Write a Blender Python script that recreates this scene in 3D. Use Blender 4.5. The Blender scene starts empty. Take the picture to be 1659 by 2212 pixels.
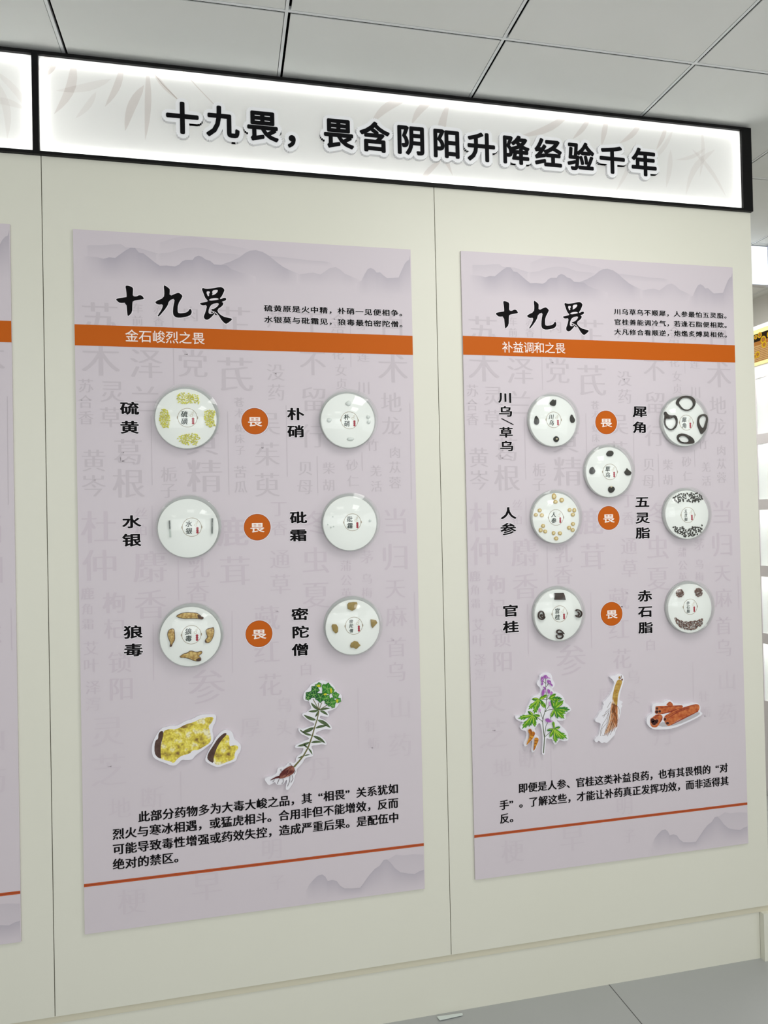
import bpy, bmesh, math, random
from mathutils import Matrix, Vector
from mathutils.geometry import tessellate_polygon
random.seed(7)
SC = bpy.context.scene
COL = SC.collection

# ------------------------------------------------------------------ camera
W, H, FPX = 1659.0, 2212.0, 1568.38
FLOOR_DROP = 0.388                     # the floor lies this far under the foot of the boards
CX, CY, CZ = 0.39092, -2.11253, 1.10337 + FLOOR_DROP
ROT = Matrix(((0.97653515, 0.01875406, -0.21453996),
              (-0.21425632, -0.01603546, -0.97664584),
              (-0.02175632, 0.99969553, -0.01164101)))
cam = bpy.data.cameras.new('camera')
cam.sensor_fit = 'HORIZONTAL'
cam.sensor_width = 36.0
cam.lens = FPX / W * 36.0
cam.clip_start = 0.05
co = bpy.data.objects.new('camera', cam)
COL.objects.link(co)
M4 = ROT.to_4x4()
M4.translation = (CX, CY, CZ)
co.matrix_world = M4
SC.camera = co

SC.view_settings.view_transform = 'Standard'
SC.view_settings.look = 'None'
SC.view_settings.gamma = 1.0
SC.view_settings.use_curve_mapping = False
SC.view_settings.exposure = 0.12
SC.cycles.use_denoising = True
SC.cycles.max_bounces = 10
SC.cycles.transparent_max_bounces = 24
SC.cycles.sample_clamp_indirect = 6.0
SC.cycles.caustics_reflective = False
SC.cycles.caustics_refractive = False

wd = bpy.data.worlds.new('world')
SC.world = wd
wd.use_nodes = True
wd.node_tree.nodes['Background'].inputs[0].default_value = (0.9, 0.95, 1.0, 1)
wd.node_tree.nodes['Background'].inputs[1].default_value = 0.15

CEIL = 2.796
CK = (CEIL - CZ) / (2.8238 - CZ)         # ceiling grid, scaled about the point under the camera
LAMPS = [(1.5, -1.15, 14.5), (2.1, -3.6, 4.0), (0.3, -2.9, 5.0), (-1.6, -1.6, 5.0), (2.75, 1.3, 11.0), (0.6, 1.25, 9.0)]
for i, (x, y, e) in enumerate(LAMPS):      # recessed ceiling panels; the two behind the partition are added fill
    la = bpy.data.lights.new('ceiling_and_fill_lamp', 'AREA')
    la.shape = 'RECTANGLE'
    la.size = 0.6
    la.size_y = 0.6
    la.energy = e
    la.color = (1.0, 0.985, 0.955)
    lo = bpy.data.objects.new('ceiling_and_fill_lamp', la)
    COL.objects.link(lo)
    lo.location = (x, y, CEIL - 0.03)

WINDOW_AND_FILL = [((-0.2, -5.15, 1.75), (5.2, 1.6), (math.radians(90), 0, 0), 78.0), ((3.53, -3.1, 1.7), (2.6, 1.5), (math.radians(90), 0, math.radians(90)), 22.0)]
for loc, sz, rot, e in WINDOW_AND_FILL:            # daylight through the windows behind the camera; the panel beside it is added fill
    la = bpy.data.lights.new('window_and_fill_light', 'AREA')
    la.shape = 'RECTANGLE'
    la.size, la.size_y = sz
    la.energy = e
    la.color = (0.95, 0.98, 1.0)
    lo = bpy.data.objects.new('window_and_fill_light', la)
    COL.objects.link(lo)
    lo.location = loc
    lo.rotation_euler = rot

# ------------------------------------------------------------------ helpers
def ray(px, py):
    return ROT @ Vector(((px - W / 2) / FPX, -(py - H / 2) / FPX, -1.0))

def at(px, py, y=0.0):
    """the point of the plane y = const that is seen at a picture position: (X, Z)"""
    d = ray(px, py)
    t = (y - CY) / d.y
    return (CX + d.x * t, CZ + d.z * t)

def atx(px, py, x):
    d = ray(px, py)
    t = (x - CX) / d.x
    return (CY + d.y * t, CZ + d.z * t)

def zm(ox, oy, s, y=0.0):
    return lambda p: at(ox + p[0] * s, oy + p[1] * s, y)

def lin(c):
    c /= 255.0
    return c / 12.92 if c <= 0.04045 else ((c + 0.055) / 1.055) ** 2.4

MATS = {}
def mat(name, rgb, rough=0.5, spec=0.5, noise=None, metal=0.0, emit=0.0, bump=None):
    """rgb in 0..255; noise = (scale, second rgb, amount-contrast)"""
    if name in MATS:
        return MATS[name]
    m = bpy.data.materials.new(name)
    m.use_nodes = True
    nt = m.node_tree
    b = nt.nodes['Principled BSDF']
    c = (lin(rgb[0]), lin(rgb[1]), lin(rgb[2]), 1)
    b.inputs['Base Color'].default_value = c
    b.inputs['Roughness'].default_value = rough
    b.inputs['Specular IOR Level'].default_value = spec
    b.inputs['Metallic'].default_value = metal
    if emit:
        b.inputs['Emission Color'].default_value = c
        b.inputs['Emission Strength'].default_value = emit
    if noise or bump:
        tc = nt.nodes.new('ShaderNodeTexCoord')
    if noise:
        n = nt.nodes.new('ShaderNodeTexNoise')
        n.inputs['Scale'].default_value = noise[0]
        n.inputs['Detail'].default_value = 4
        r = nt.nodes.new('ShaderNodeValToRGB')
        r.color_ramp.elements[0].position = noise[2]
        r.color_ramp.elements[1].position = 1 - noise[2]
        r.color_ramp.elements[0].color = c
        q = noise[1]
        r.color_ramp.elements[1].color = (lin(q[0]), lin(q[1]), lin(q[2]), 1)
        nt.links.new(tc.outputs['Object'], n.inputs['Vector'])
        nt.links.new(n.outputs['Fac'], r.inputs[0])
        nt.links.new(r.outputs[0], b.inputs['Base Color'])
    if bump:
        n2 = nt.nodes.new('ShaderNodeTexNoise')
        n2.inputs['Scale'].default_value = bump[0]
        bp = nt.nodes.new('ShaderNodeBump')
        bp.inputs['Strength'].default_value = bump[1]
        bp.inputs['Distance'].default_value = 0.002
        nt.links.new(tc.outputs['Object'], n2.inputs['Vector'])
        nt.links.new(n2.outputs['Fac'], bp.inputs['Height'])
        nt.links.new(bp.outputs[0], b.inputs['Normal'])
    MATS[name] = m
    return m

def mat_clear(name, tint=(0.97, 0.985, 0.975), milk=0.0, ior=1.45, gloss=0.7):
    if name in MATS:
        return MATS[name]
    m = bpy.data.materials.new(name)
    m.use_nodes = True
    nt = m.node_tree
    nt.nodes.remove(nt.nodes['Principled BSDF'])
    out = nt.nodes['Material Output']
    tr = nt.nodes.new('ShaderNodeBsdfTransparent')
    tr.inputs[0].default_value = (*tint, 1)
    gl = nt.nodes.new('ShaderNodeBsdfGlossy')
    gl.inputs['Roughness'].default_value = 0.04
    lw = nt.nodes.new('ShaderNodeLayerWeight')
    lw.inputs[0].default_value = 0.5
    pw = nt.nodes.new('ShaderNodeMath')
    pw.operation = 'POWER'
    pw.inputs[1].default_value = 4.0
    ma = nt.nodes.new('ShaderNodeMath')
    ma.operation = 'MULTIPLY_ADD'
    f0 = ((ior - 1) / (ior + 1)) ** 2
    ma.inputs[1].default_value = gloss
    ma.inputs[2].default_value = f0
    ma.use_clamp = True
    nt.links.new(lw.outputs['Facing'], pw.inputs[0])
    nt.links.new(pw.outputs[0], ma.inputs[0])
    mx = nt.nodes.new('ShaderNodeMixShader')
    nt.links.new(ma.outputs[0], mx.inputs[0])
    last = tr
    if milk:
        df = nt.nodes.new('ShaderNodeBsdfDiffuse')
        df.inputs[0].default_value = (0.93, 0.96, 0.94, 1)
        m2 = nt.nodes.new('ShaderNodeMixShader')
        m2.inputs[0].default_value = milk
        nt.links.new(tr.outputs[0], m2.inputs[1])
        nt.links.new(df.outputs[0], m2.inputs[2])
        last = m2
    nt.links.new(last.outputs[0], mx.inputs[1])
    nt.links.new(gl.outputs[0], mx.inputs[2])
    nt.links.new(mx.outputs[0], out.inputs[0])
    MATS[name] = m
    return m

class Mesh:
    """collects pieces in world coordinates; build() links them as one object"""
    def __init__(s):
        s.v, s.f, s.m, s.sm, s.col = [], [], [], [], {}

    def add(s, verts, faces, mi=0, smooth=False):
        o = len(s.v)
        s.v += [tuple(p) for p in verts]
        for f in faces:
            s.f.append(tuple(o + i for i in f))
            s.m.append(mi)
            s.sm.append(smooth)
        return o

    def box(s, a, b, mi=0):
        x0, y0, z0 = a
        x1, y1, z1 = b
        s.add([(x0, y0, z0), (x1, y0, z0), (x1, y1, z0), (x0, y1, z0), (x0, y0, z1), (x1, y0, z1), (x1, y1, z1), (x0, y1, z1)],
              [(0, 3, 2, 1), (4, 5, 6, 7), (0, 1, 5, 4), (1, 2, 6, 5), (2, 3, 7, 6), (3, 0, 4, 7)], mi)
        return s

    def quad(s, p, mi=0):
        s.add(p, [(0, 1, 2, 3)], mi)
        return s

    def poly(s, loops, y, y2=None, mi=0, mside=None):
        """flat (y2 None) or extruded polygon in XZ facing the room (-y); loops = [outer, hole...] of (X, Z)"""
        if loops and not isinstance(loops[0][0], (tuple, list)):
            loops = [loops]
        flat = [p for l in loops for p in l]
        tr = tessellate_polygon([[Vector((p[0], p[1], 0)) for p in l] for l in loops])
        fs = []
        for t in tr:
            a, b, c = (flat[i] for i in t)
            ar = (b[0] - a[0]) * (c[1] - a[1]) - (c[0] - a[0]) * (b[1] - a[1])
            if abs(ar) < 1e-14:
                continue
            fs.append(t if ar > 0 else (t[0], t[2], t[1]))
        s.add([(p[0], y, p[1]) for p in flat], fs, mi)
        if y2 is not None:
            for k, l in enumerate(loops):
                ar = sum(l[i][0] * l[(i + 1) % len(l)][1] - l[(i + 1) % len(l)][0] * l[i][1] for i in range(len(l)))
                if (ar > 0) != (k == 0):
                    l = l[::-1]
                n = len(l)
                s.add([(p[0], y, p[1]) for p in l] + [(p[0], y2, p[1]) for p in l],
                      [(i, n + i, n + (i + 1) % n, (i + 1) % n) for i in range(n)], mi if mside is None else mside)
        return s

    def dome(s, loop, y, h, mi=0, steps=((1, 0), (0.97, .45), (0.82, .8), (0.5, .97)), jit=0.0):
        """a lump lying on the plane y, bulging h towards the room"""
        ar = sum(loop[i][0] * loop[(i + 1) % len(loop)][1] - loop[(i + 1) % len(loop)][0] * loop[i][1] for i in range(len(loop)))
        if ar < 0:
            loop = loop[::-1]
        n = len(loop)
        cx = sum(p[0] for p in loop) / n
        cz = sum(p[1] for p in loop) / n
        vs, fs = [], []
        for (k, hh) in steps:
            for p in loop:
                j = 1 + random.uniform(-jit, jit)
                vs.append((cx + (p[0] - cx) * k, y - h * hh * j, cz + (p[1] - cz) * k))
        for r in range(len(steps) - 1):
            for i in range(n):
                a, b = r * n + i, r * n + (i + 1) % n
                fs.append((a, b, b + n, a + n))
        vs.append((cx, y - h, cz))
        r = (len(steps) - 1) * n
        for i in range(n):
            fs.append((r + i, r + (i + 1) % n, len(vs) - 1))
        fs.append(tuple(range(n - 1, -1, -1)))
        s.add(vs, fs, mi, True)
        return s

    def lathe(s, cx, cz, prof, n=56, mi=0, smooth=True, close=False):
        """profile [(r, y)...] turned about the axis through (cx, cz) along y"""
        vs, fs = [], []
        k = len(prof)
        for i in range(n):
            a = 2 * math.pi * i / n
            for (r, y) in prof:
                vs.append((cx + r * math.cos(a), y, cz + r * math.sin(a)))
        for i in range(n):
            j = (i + 1) % n
            for q in range(k - (0 if close else 1)):
                q2 = (q + 1) % k
                fs.append((i * k + q, i * k + q2, j * k + q2, j * k + q))
        s.add(vs, fs, mi, smooth)
        return s

    def ribbon(s, pts, w, y, mi=0, y2=None):
        """a stroke of width w (scalar or per point) along (X, Z) points"""
        n = len(pts)
        ws = w if isinstance(w, (list, tuple)) else [w] * n
        L, R = [], []
        for i, p in enumerate(pts):
            a, b = pts[max(i - 1, 0)], pts[min(i + 1, n - 1)]
            dx, dz = b[0] - a[0], b[1] - a[1]
            q = math.hypot(dx, dz) or 1e-9
            nx, nz = -dz / q * ws[i] / 2, dx / q * ws[i] / 2
            L.append((p[0] + nx, p[1] + nz))
            R.append((p[0] - nx, p[1] - nz))
        for i in range(n - 1):
            a, b, c, d = R[i], R[i + 1], L[i + 1], L[i]
            s.add([(t[0], y, t[1]) for t in (a, b, c, d)], [(0, 1, 2, 3)], mi)
            if y2 is not None:
                s.add([(a[0], y, a[1]), (b[0], y, b[1]), (b[0], y2, b[1]), (a[0], y2, a[1])], [(0, 3, 2, 1)], mi)
                s.add([(d[0], y, d[1]), (c[0], y, c[1]), (c[0], y2, c[1]), (d[0], y2, d[1])], [(0, 1, 2, 3)], mi)
        return s

    def build(s, name, mats, parent=None, **tags):
        me = bpy.data.meshes.new(name)
        off = Vector((0, 0, 0))
        if parent is not None:
            off = Vector(parent.get('_at', (0, 0, 0)))
            vs = [(v[0] - off[0], v[1] - off[1], v[2] - off[2]) for v in s.v]
            oloc = None
        else:
            xs = [v[0] for v in s.v]; ys = [v[1] for v in s.v]; zs = [v[2] for v in s.v]
            oloc = Vector(((min(xs) + max(xs)) / 2, (min(ys) + max(ys)) / 2, min(zs)))
            vs = [(v[0] - oloc[0], v[1] - oloc[1], v[2] - oloc[2]) for v in s.v]
        me.from_pydata(vs, [], s.f)
        for mm in (mats if isinstance(mats, (list, tuple)) else [mats]):
            me.materials.append(mm)
        me.polygons.foreach_set('material_index', s.m)
        me.polygons.foreach_set('use_smooth', s.sm)
        if s.col:
            at_ = me.attributes.new('fade', 'FLOAT', 'POINT')
            for i, c in s.col.items():
                at_.data[i].value = c
        me.update()
        o = bpy.data.objects.new(name, me)
        COL.objects.link(o)
        if parent is not None:
            o.parent = parent
            o['_at'] = tuple(off)
        else:
            o.location = oloc
            o['_at'] = tuple(oloc)
        for k, v in tags.items():
            o[k] = v
        return o

def thing(name, label, cat, loc, group=None):
    o = bpy.data.objects.new(name, None)
    o.empty_display_size = 0.05
    COL.objects.link(o)
    o.location = loc
    o['_at'] = tuple(loc)
    o['label'] = label
    o['category'] = cat
    if group:
        o['group'] = group
    return o

def tag(o, label, cat, group=None, kind=None):
    o['label'] = label
    o['category'] = cat
    if group:
        o['group'] = group
    if kind:
        o['kind'] = kind
    return o

# glyph outlines from Blender's own built-in font
GL = {}
def glyph(ch, thin=0.0):
    key = (ch, thin)
    if key not in GL:
        cu = bpy.data.curves.new('glyph', 'FONT')
        cu.body = ch
        cu.size = 1.0
        cu.resolution_u = 3
        cu.offset = -thin
        o = bpy.data.objects.new('glyph', cu)
        COL.objects.link(o)
        dg = bpy.context.evaluated_depsgraph_get()
        dg.update()
        me = bpy.data.meshes.new_from_object(o.evaluated_get(dg))
        dx = 0.0
        if ch == '“':
            dx = 0.53
        fs, bad = [], 0.0
        vs = [(v.co.x - 0.5 + dx, v.co.y - 0.38) for v in me.vertices]
        for p in me.polygons:
            t = list(p.vertices)
            ar = sum(vs[t[i]][0] * vs[t[(i + 1) % len(t)]][1] - vs[t[(i + 1) % len(t)]][0] * vs[t[i]][1] for i in range(len(t)))
            bad += max(0, -ar)
            fs.append(tuple(t if ar > 0 else t[::-1]))
        # outline edges (used by one face) for extruding
        cnt = {}
        for f in fs:
            for i in range(len(f)):
                e = (f[i], f[(i + 1) % len(f)])
                cnt[e] = 1
        rim = [e for e in cnt if (e[1], e[0]) not in cnt]
        GL[key] = (vs, fs, rim)
        bpy.data.objects.remove(o)
        bpy.data.curves.remove(cu)
        bpy.data.meshes.remove(me)
        if thin and bad > 1e-6:
            GL[key] = glyph(ch)
    return GL[key]

def ring_offs(r, n=8, squash=1.0):
    return [(0, 0)] + [(r * math.cos(2 * math.pi * i / n), r * squash * math.sin(2 * math.pi * i / n)) for i in range(n)]
SERIF = [(-0.030, 0), (-0.010, 0), (0.010, 0), (0.030, 0)]
SONG = [(-0.03, 0), (-0.01, 0), (0.01, 0), (0.03, 0)]

def put(ms, ch, x, z, size, y, offs=((0, 0),), sx=1.0, mi=0, shear=0.0, y2=None, thin=0.0):
    if ch in ' 　':
        return
    vs, fs, rim = glyph(ch, thin)
    for k, (dx, dz) in enumerate(offs):
        if k:
            y -= .00003
        P = [((v[0] + shear * v[1]) * size * sx + x + dx * size, v[1] * size + z + dz * size) for v in vs]
        ms.add([(p[0], y, p[1]) for p in P], fs, mi)
        if y2 is not None:
            for a, b in rim:
                ms.add([(P[a][0], y, P[a][1]), (P[b][0], y, P[b][1]), (P[b][0], y2, P[b][1]), (P[a][0], y2, P[a][1])], [(0, 3, 2, 1)], mi)

def row(ms, text, i0, p0, i1, p1, size, y, **kw):
    """text set in even cells: cell i0 is centred at p0, cell i1 at p1 (X, Z)"""
    for k, ch in enumerate(text):
        t = (k - i0) / (i1 - i0)
        put(ms, ch, p0[0] + (p1[0] - p0[0]) * t, p0[1] + (p1[1] - p0[1]) * t, size, y, **kw)

def circle(cx, cz, r, n=40, rz=None):
    rz = rz or r
    return [(cx + r * math.cos(2 * math.pi * i / n), cz + rz * math.sin(2 * math.pi * i / n)) for i in range(n)]

def lens(b, t, w, bend=0.0, n=7):
    """leaf outline from base to tip"""
    dx, dz = t[0] - b[0], t[1] - b[1]
    L = math.hypot(dx, dz)
    ux, uz = dx / L, dz / L
    nx, nz = -uz, ux
    up, dn = [], []
    for i in range(n + 1):
        s = i / n
        hw = w / 2 * math.sin(math.pi * s ** 0.85) ** 0.8 if 0 < i < n else 0
        c = bend * L * math.sin(math.pi * s)
        x, z = b[0] + dx * s + nx * c, b[1] + dz * s + nz * c
        up.append((x + nx * hw, z + nz * hw))
        dn.append((x - nx * hw, z - nz * hw))
    return up + dn[-2:0:-1]

def smooth_loop(l, it=1):
    for _ in range(it):
        o = []
        for i in range(len(l)):
            a, b = l[i], l[(i + 1) % len(l)]
            o.append((a[0] * .75 + b[0] * .25, a[1] * .75 + b[1] * .25))
            o.append((a[0] * .25 + b[0] * .75, a[1] * .25 + b[1] * .75))
        l = o
    return l

# ------------------------------------------------------------------ materials of the place
CREAM = (224, 223, 210)
LILAC = (210, 201, 207)
m_wall = mat('cream_laminate', CREAM, 0.45, 0.3, noise=(1.6, (222, 221, 207), 0.3))
m_edge = mat('cream_edge', (210, 205, 184), 0.5, 0.3)
m_seam = mat('seam', (120, 100, 66), 0.8, 0.1)
m_black = mat('black_aluminium', (12, 12, 13), 0.45, 0.15)
m_white = mat('white_board', (236, 236, 234), 0.5, 0.3)
m_paint = mat('white_wall_paint', (226, 225, 220), 0.7, 0.2)
m_tile = mat('ceiling_tile', (234, 236, 233), 0.85, 0.15, noise=(3.0, (230, 232, 228), 0.3))
m_tbar = mat('ceiling_bar', (232, 235, 235), 0.4, 0.4)
m_gap = mat('dark_gap', (10, 10, 10), 0.9, 0.0)

# ------------------------------------------------------------------ room
WY = 0.006                                  # face of the partition wall; the boards' faces lie on y = 0
XR = 2.148                                  # free end of the partition
YB = 2.2
XW = 3.58
floor_m = bpy.data.materials.new('grey_floor_tile')
floor_m.use_nodes = True
nt = floor_m.node_tree
b = nt.nodes['Principled BSDF']
b.inputs['Roughness'].default_value = 0.42
tc = nt.nodes.new('ShaderNodeTexCoord')
br = nt.nodes.new('ShaderNodeTexBrick')
br.offset = 0.0
br.inputs['Color1'].default_value = (lin(176), lin(178), lin(177), 1)
br.inputs['Color2'].default_value = (lin(174), lin(176), lin(175), 1)
br.inputs['Mortar'].default_value = (lin(80), lin(80), lin(80), 1)
br.inputs['Scale'].default_value = 1.0
br.inputs['Mortar Size'].default_value = 0.0016
br.inputs['Mortar Smooth'].default_value = 0.0
br.inputs['Brick Width'].default_value = 0.8
br.inputs['Row Height'].default_value = 0.8
mp = nt.nodes.new('ShaderNodeMapping')
mp.inputs['Location'].default_value = (-1.557, 0.55, 0)
no = nt.nodes.new('ShaderNodeTexNoise')
no.inputs['Scale'].default_value = 2.2
no.inputs['Detail'].default_value = 5
mxr = nt.nodes.new('ShaderNodeMix')
mxr.data_type = 'RGBA'
mxr.blend_type = 'MULTIPLY'
rr = nt.nodes.new('ShaderNodeValToRGB')
rr.color_ramp.elements[0].color = (0.9, 0.9, 0.9, 1)
rr.color_ramp.elements[1].color = (1, 1, 1, 1)
mxr.inputs[0].default_value = 1.0
gm = nt.nodes.new('ShaderNodeNewGeometry')
nt.links.new(gm.outputs['Position'], mp.inputs[0])
nt.links.new(mp.outputs[0], br.inputs['Vector'])
nt.links.new(gm.outputs['Position'], no.inputs['Vector'])
nt.links.new(no.outputs['Fac'], rr.inputs[0])
nt.links.new(br.outputs['Color'], mxr.inputs[6])
nt.links.new(rr.outputs[0], mxr.inputs[7])
nt.links.new(mxr.outputs[2], b.inputs['Base Color'])
X0, Y0 = -3.6, -5.2
Mesh().box((X0, Y0, -0.1), (XW, YB, 0)).build('floor', floor_m, kind='structure')
Mesh().box((X0 - .1, Y0, 0), (X0, YB, CEIL)).build('wall_left', m_paint, kind='structure')
Mesh().box((XW, Y0, 0), (XW + .1, YB, CEIL)).build('wall_right', m_paint, kind='structure')
Mesh().box((X0, YB, 0), (XW, YB + .1, CEIL)).build('wall_back', mat('warm_wall_paint', (232, 228, 212), .7, .2), kind='structure')
Mesh().box((X0, Y0 - .1, 0), (XW, Y0, CEIL)).build('wall_rear', m_paint, kind='structure')

# suspended ceiling: tiles, bars and the dark reveal beside each bar
tl = Mesh()
xs = [CX + (-0.0198 + 0.6 * k - CX) * CK for k in range(-7, 8) if CX + (-0.0198 + 0.6 * k - CX) * CK < XW - .02] + [XW + .012]
ys = [CY + (-0.2234 + 0.6063 * k - CY) * CK for k in range(-6, 9) if Y0 < CY + (-0.2234 + 0.6063 * k - CY) * CK < YB - .02] + [YB + .0135]
for i in range(len(xs) - 1):
    for j in range(len(ys) - 1):
        tl.box((xs[i] + .0045, ys[j] + .002, CEIL), (min(xs[i + 1] - .012, XW), min(ys[j + 1] - .0135, YB), CEIL + .003))
ceil = tl.build('ceiling', m_tile, kind='structure')
bars = Mesh()
for x in xs[:-1]:
    bars.box((x - .0105, Y0, CEIL - .001), (x - .0025, YB, CEIL + .012))
for y in ys[:-1]:
    bars.box((X0, y - .0120, CEIL - .0006), (XW, y - .0050, CEIL + .0115))
bars.build('ceiling_bar', m_tbar, parent=ceil)
Mesh().box((X0 - .1, Y0 - .1, CEIL + .02), (XW + .1, YB + .1, CEIL + .06)).build('ceiling_void', m_gap, parent=ceil)

# partition wall: panels, ledge strip, plinth
PB, PT = 0.176, 2.506
SEAM = (-0.0795, 1.0345)
wall = Mesh()
wall.box((-1.30, WY + .012, 0.165), (XR - .004, 0.11, PT), 1)
wf = wall.build('wall_front', [m_wall, m_seam], kind='structure')
edges = (-1.30,) + SEAM + (XR,)
for i in range(3):
    Mesh().box((edges[i] + (.0011 if i else 0), WY, PB), (edges[i + 1] - (.0011 if i < 2 else 0), WY + .03, PT)).build('wall_panel', m_wall, parent=wf)
Mesh().box((-1.30, WY + .004, PB - .020), (XR, WY + .035, PB - .0005)).build('ledge_strip', m_edge, parent=wf)
plinth = Mesh().box((-1.30, WY + .008, 0), (XR - .034, 0.11, PB - .0195))
plinth.build('baseboard_front', m_wall, kind='structure')
Mesh().box((XR - .033, WY - .012, 0), (XR + .01, 0.11, PB - .0195)).build('trim_1', m_wall, kind='structure')

# ------------------------------------------------------------------ lit header boxes
m_glow = bpy.data.materials.new('lit_acrylic')
m_glow.use_nodes = True
nt = m_glow.node_tree
nt.nodes.remove(nt.nodes['Principled BSDF'])
tr_ = nt.nodes.new('ShaderNodeBsdfTranslucent')
tr_.inputs[0].default_value = (0.9, 0.9, 0.89, 1)
df_ = nt.nodes.new('ShaderNodeBsdfDiffuse')
df_.inputs[0].default_value = (0.9, 0.9, 0.885, 1)
a_ = nt.nodes.new('ShaderNodeMixShader')
a_.inputs[0].default_value = 0.55
g_ = nt.nodes.new('ShaderNodeBsdfGlossy')
g_.inputs['Roughness'].default_value = 0.06
f_ = nt.nodes.new('ShaderNodeFresnel')
f_.inputs[0].default_value = 1.45
c_ = nt.nodes.new('ShaderNodeMixShader')
nt.links.new(tr_.outputs[0], a_.inputs[1])
nt.links.new(df_.outputs[0], a_.inputs[2])
nt.links.new(f_.outputs[0], c_.inputs[0])
nt.links.new(a_.outputs[0], c_.inputs[1])
nt.links.new(g_.outputs[0], c_.inputs[2])
nt.links.new(c_.outputs[0], nt.nodes['Material Output'].inputs[0])

def mat_led(name, rgb, s):
    m = bpy.data.materials.new(name)
    m.use_nodes = True
    n = m.node_tree
    n.nodes.remove(n.nodes['Principled BSDF'])
    e = n.nodes.new('ShaderNodeEmission')
    e.inputs[0].default_value = (lin(rgb[0]), lin(rgb[1]), lin(rgb[2]), 1)
    e.inputs[1].default_value = s
    n.links.new(e.outputs[0], n.nodes['Material Output'].inputs[0])
    return m
m_led = mat_led('led_strip', (255, 255, 252), 9.0)

def ink(name, rgb):
    """print on the lit face: a thin coloured film"""
    m = bpy.data.materials.new(name)
    m.use_nodes = True
    n = m.node_tree
    n.nodes.remove(n.nodes['Principled BSDF'])
    e = n.nodes.new('ShaderNodeBsdfTransparent')
    e.inputs[0].default_value = (rgb[0], rgb[1], rgb[2], 1)
    n.links.new(e.outputs[0], n.nodes['Material Output'].inputs[0])
    return m
m_leafink = ink('leaf_ink', (0.88, 0.85, 0.84))
m_leafink2 = ink('leaf_ink_pale', (0.94, 0.925, 0.92))
m_leafink3 = ink('leaf_ink_dark', (0.82, 0.78, 0.765))

BZ0, BZ1 = 2.5055, 2.788                  # header box, bottom and top
def lightbox(label, xa, xb, fl, fr):
    t = thing('sign_lightbox', label, 'lightbox', ((xa + xb) / 2, 0, BZ0), 'lit header signs on the partition')
    f = Mesh()
    y0, y1 = -0.006, 0.10
    f.box((xa, y0, BZ0), (xb, y1, BZ0 + .0085))
    f.box((xa, y0, BZ1 - .0095), (xb, y1, BZ1))
    f.box((xa, y0, BZ0 + .0085), (xa + fl, y1, BZ1 - .0095))
    f.box((xb - fr, y0, BZ0 + .0085), (xb, y1, BZ1 - .0095))
    f.build('frame', m_black, t)
    ia, ib, ja, jb = xa + fl, xb - fr, BZ0 + .0085, BZ1 - .0095
    Mesh().quad([(ia, .003, ja), (ib, .003, ja), (ib, .003, jb), (ia, .003, jb)]).build('light_panel', m_glow, t)
    Mesh().box((ia, .075, ja), (ib, .08, jb)).build('back_tray', m_white, t)
    l = Mesh()
    e = .009
    l.box((ia + e, .008, ja + e), (ib - e, .013, ja + e + .006))
    l.box((ia + e, .008, jb - e - .006), (ib - e, .013, jb - e))
    l.box((ia + e, .008, ja + e), (ia + e + .006, .013, jb - e))
    l.box((ib - e - .006, .008, ja + e), (ib - e, .013, jb - e))
    l.build('led_strip', m_led, t)
    lf = Mesh()
    for (y, m) in ((0.0745, 0),):
        pass
    # white inner lining of the frame
    w = Mesh()
    w.box((ia, .006, ja), (ib, .075, ja + .001)); w.box((ia, .006, jb - .001), (ib, .075, jb))
    w.box((ia, .006, ja + .001), (ia + .001, .075, jb - .001)); w.box((ib - .001, .006, ja + .001), (ib, .075, jb - .001))
    w.build('inner_lining', m_white, t)
    return t, (ia, ib, ja, jb)

def clip_poly(l, x0, x1, z0, z1):
    def cut(l, f, inter):
        o = []
        for i in range(len(l)):
            a, b = l[i], l[(i + 1) % len(l)]
            if f(a):
                o.append(a)
            if f(a) != f(b):
                o.append(inter(a, b))
        return o
    def ix(v):
        return lambda a, b: (v, a[1] + (b[1] - a[1]) * (v - a[0]) / (b[0] - a[0]))
    def iz(v):
        return lambda a, b: (a[0] + (b[0] - a[0]) * (v - a[1]) / (b[1] - a[1]), v)
    for f, it in ((lambda p: p[0] >= x0, ix(x0)), (lambda p: p[0] <= x1, ix(x1)), (lambda p: p[1] >= z0, iz(z0)), (lambda p: p[1] <= z1, iz(z1))):
        if l:
            l = cut(l, f, it)
    return l

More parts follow.
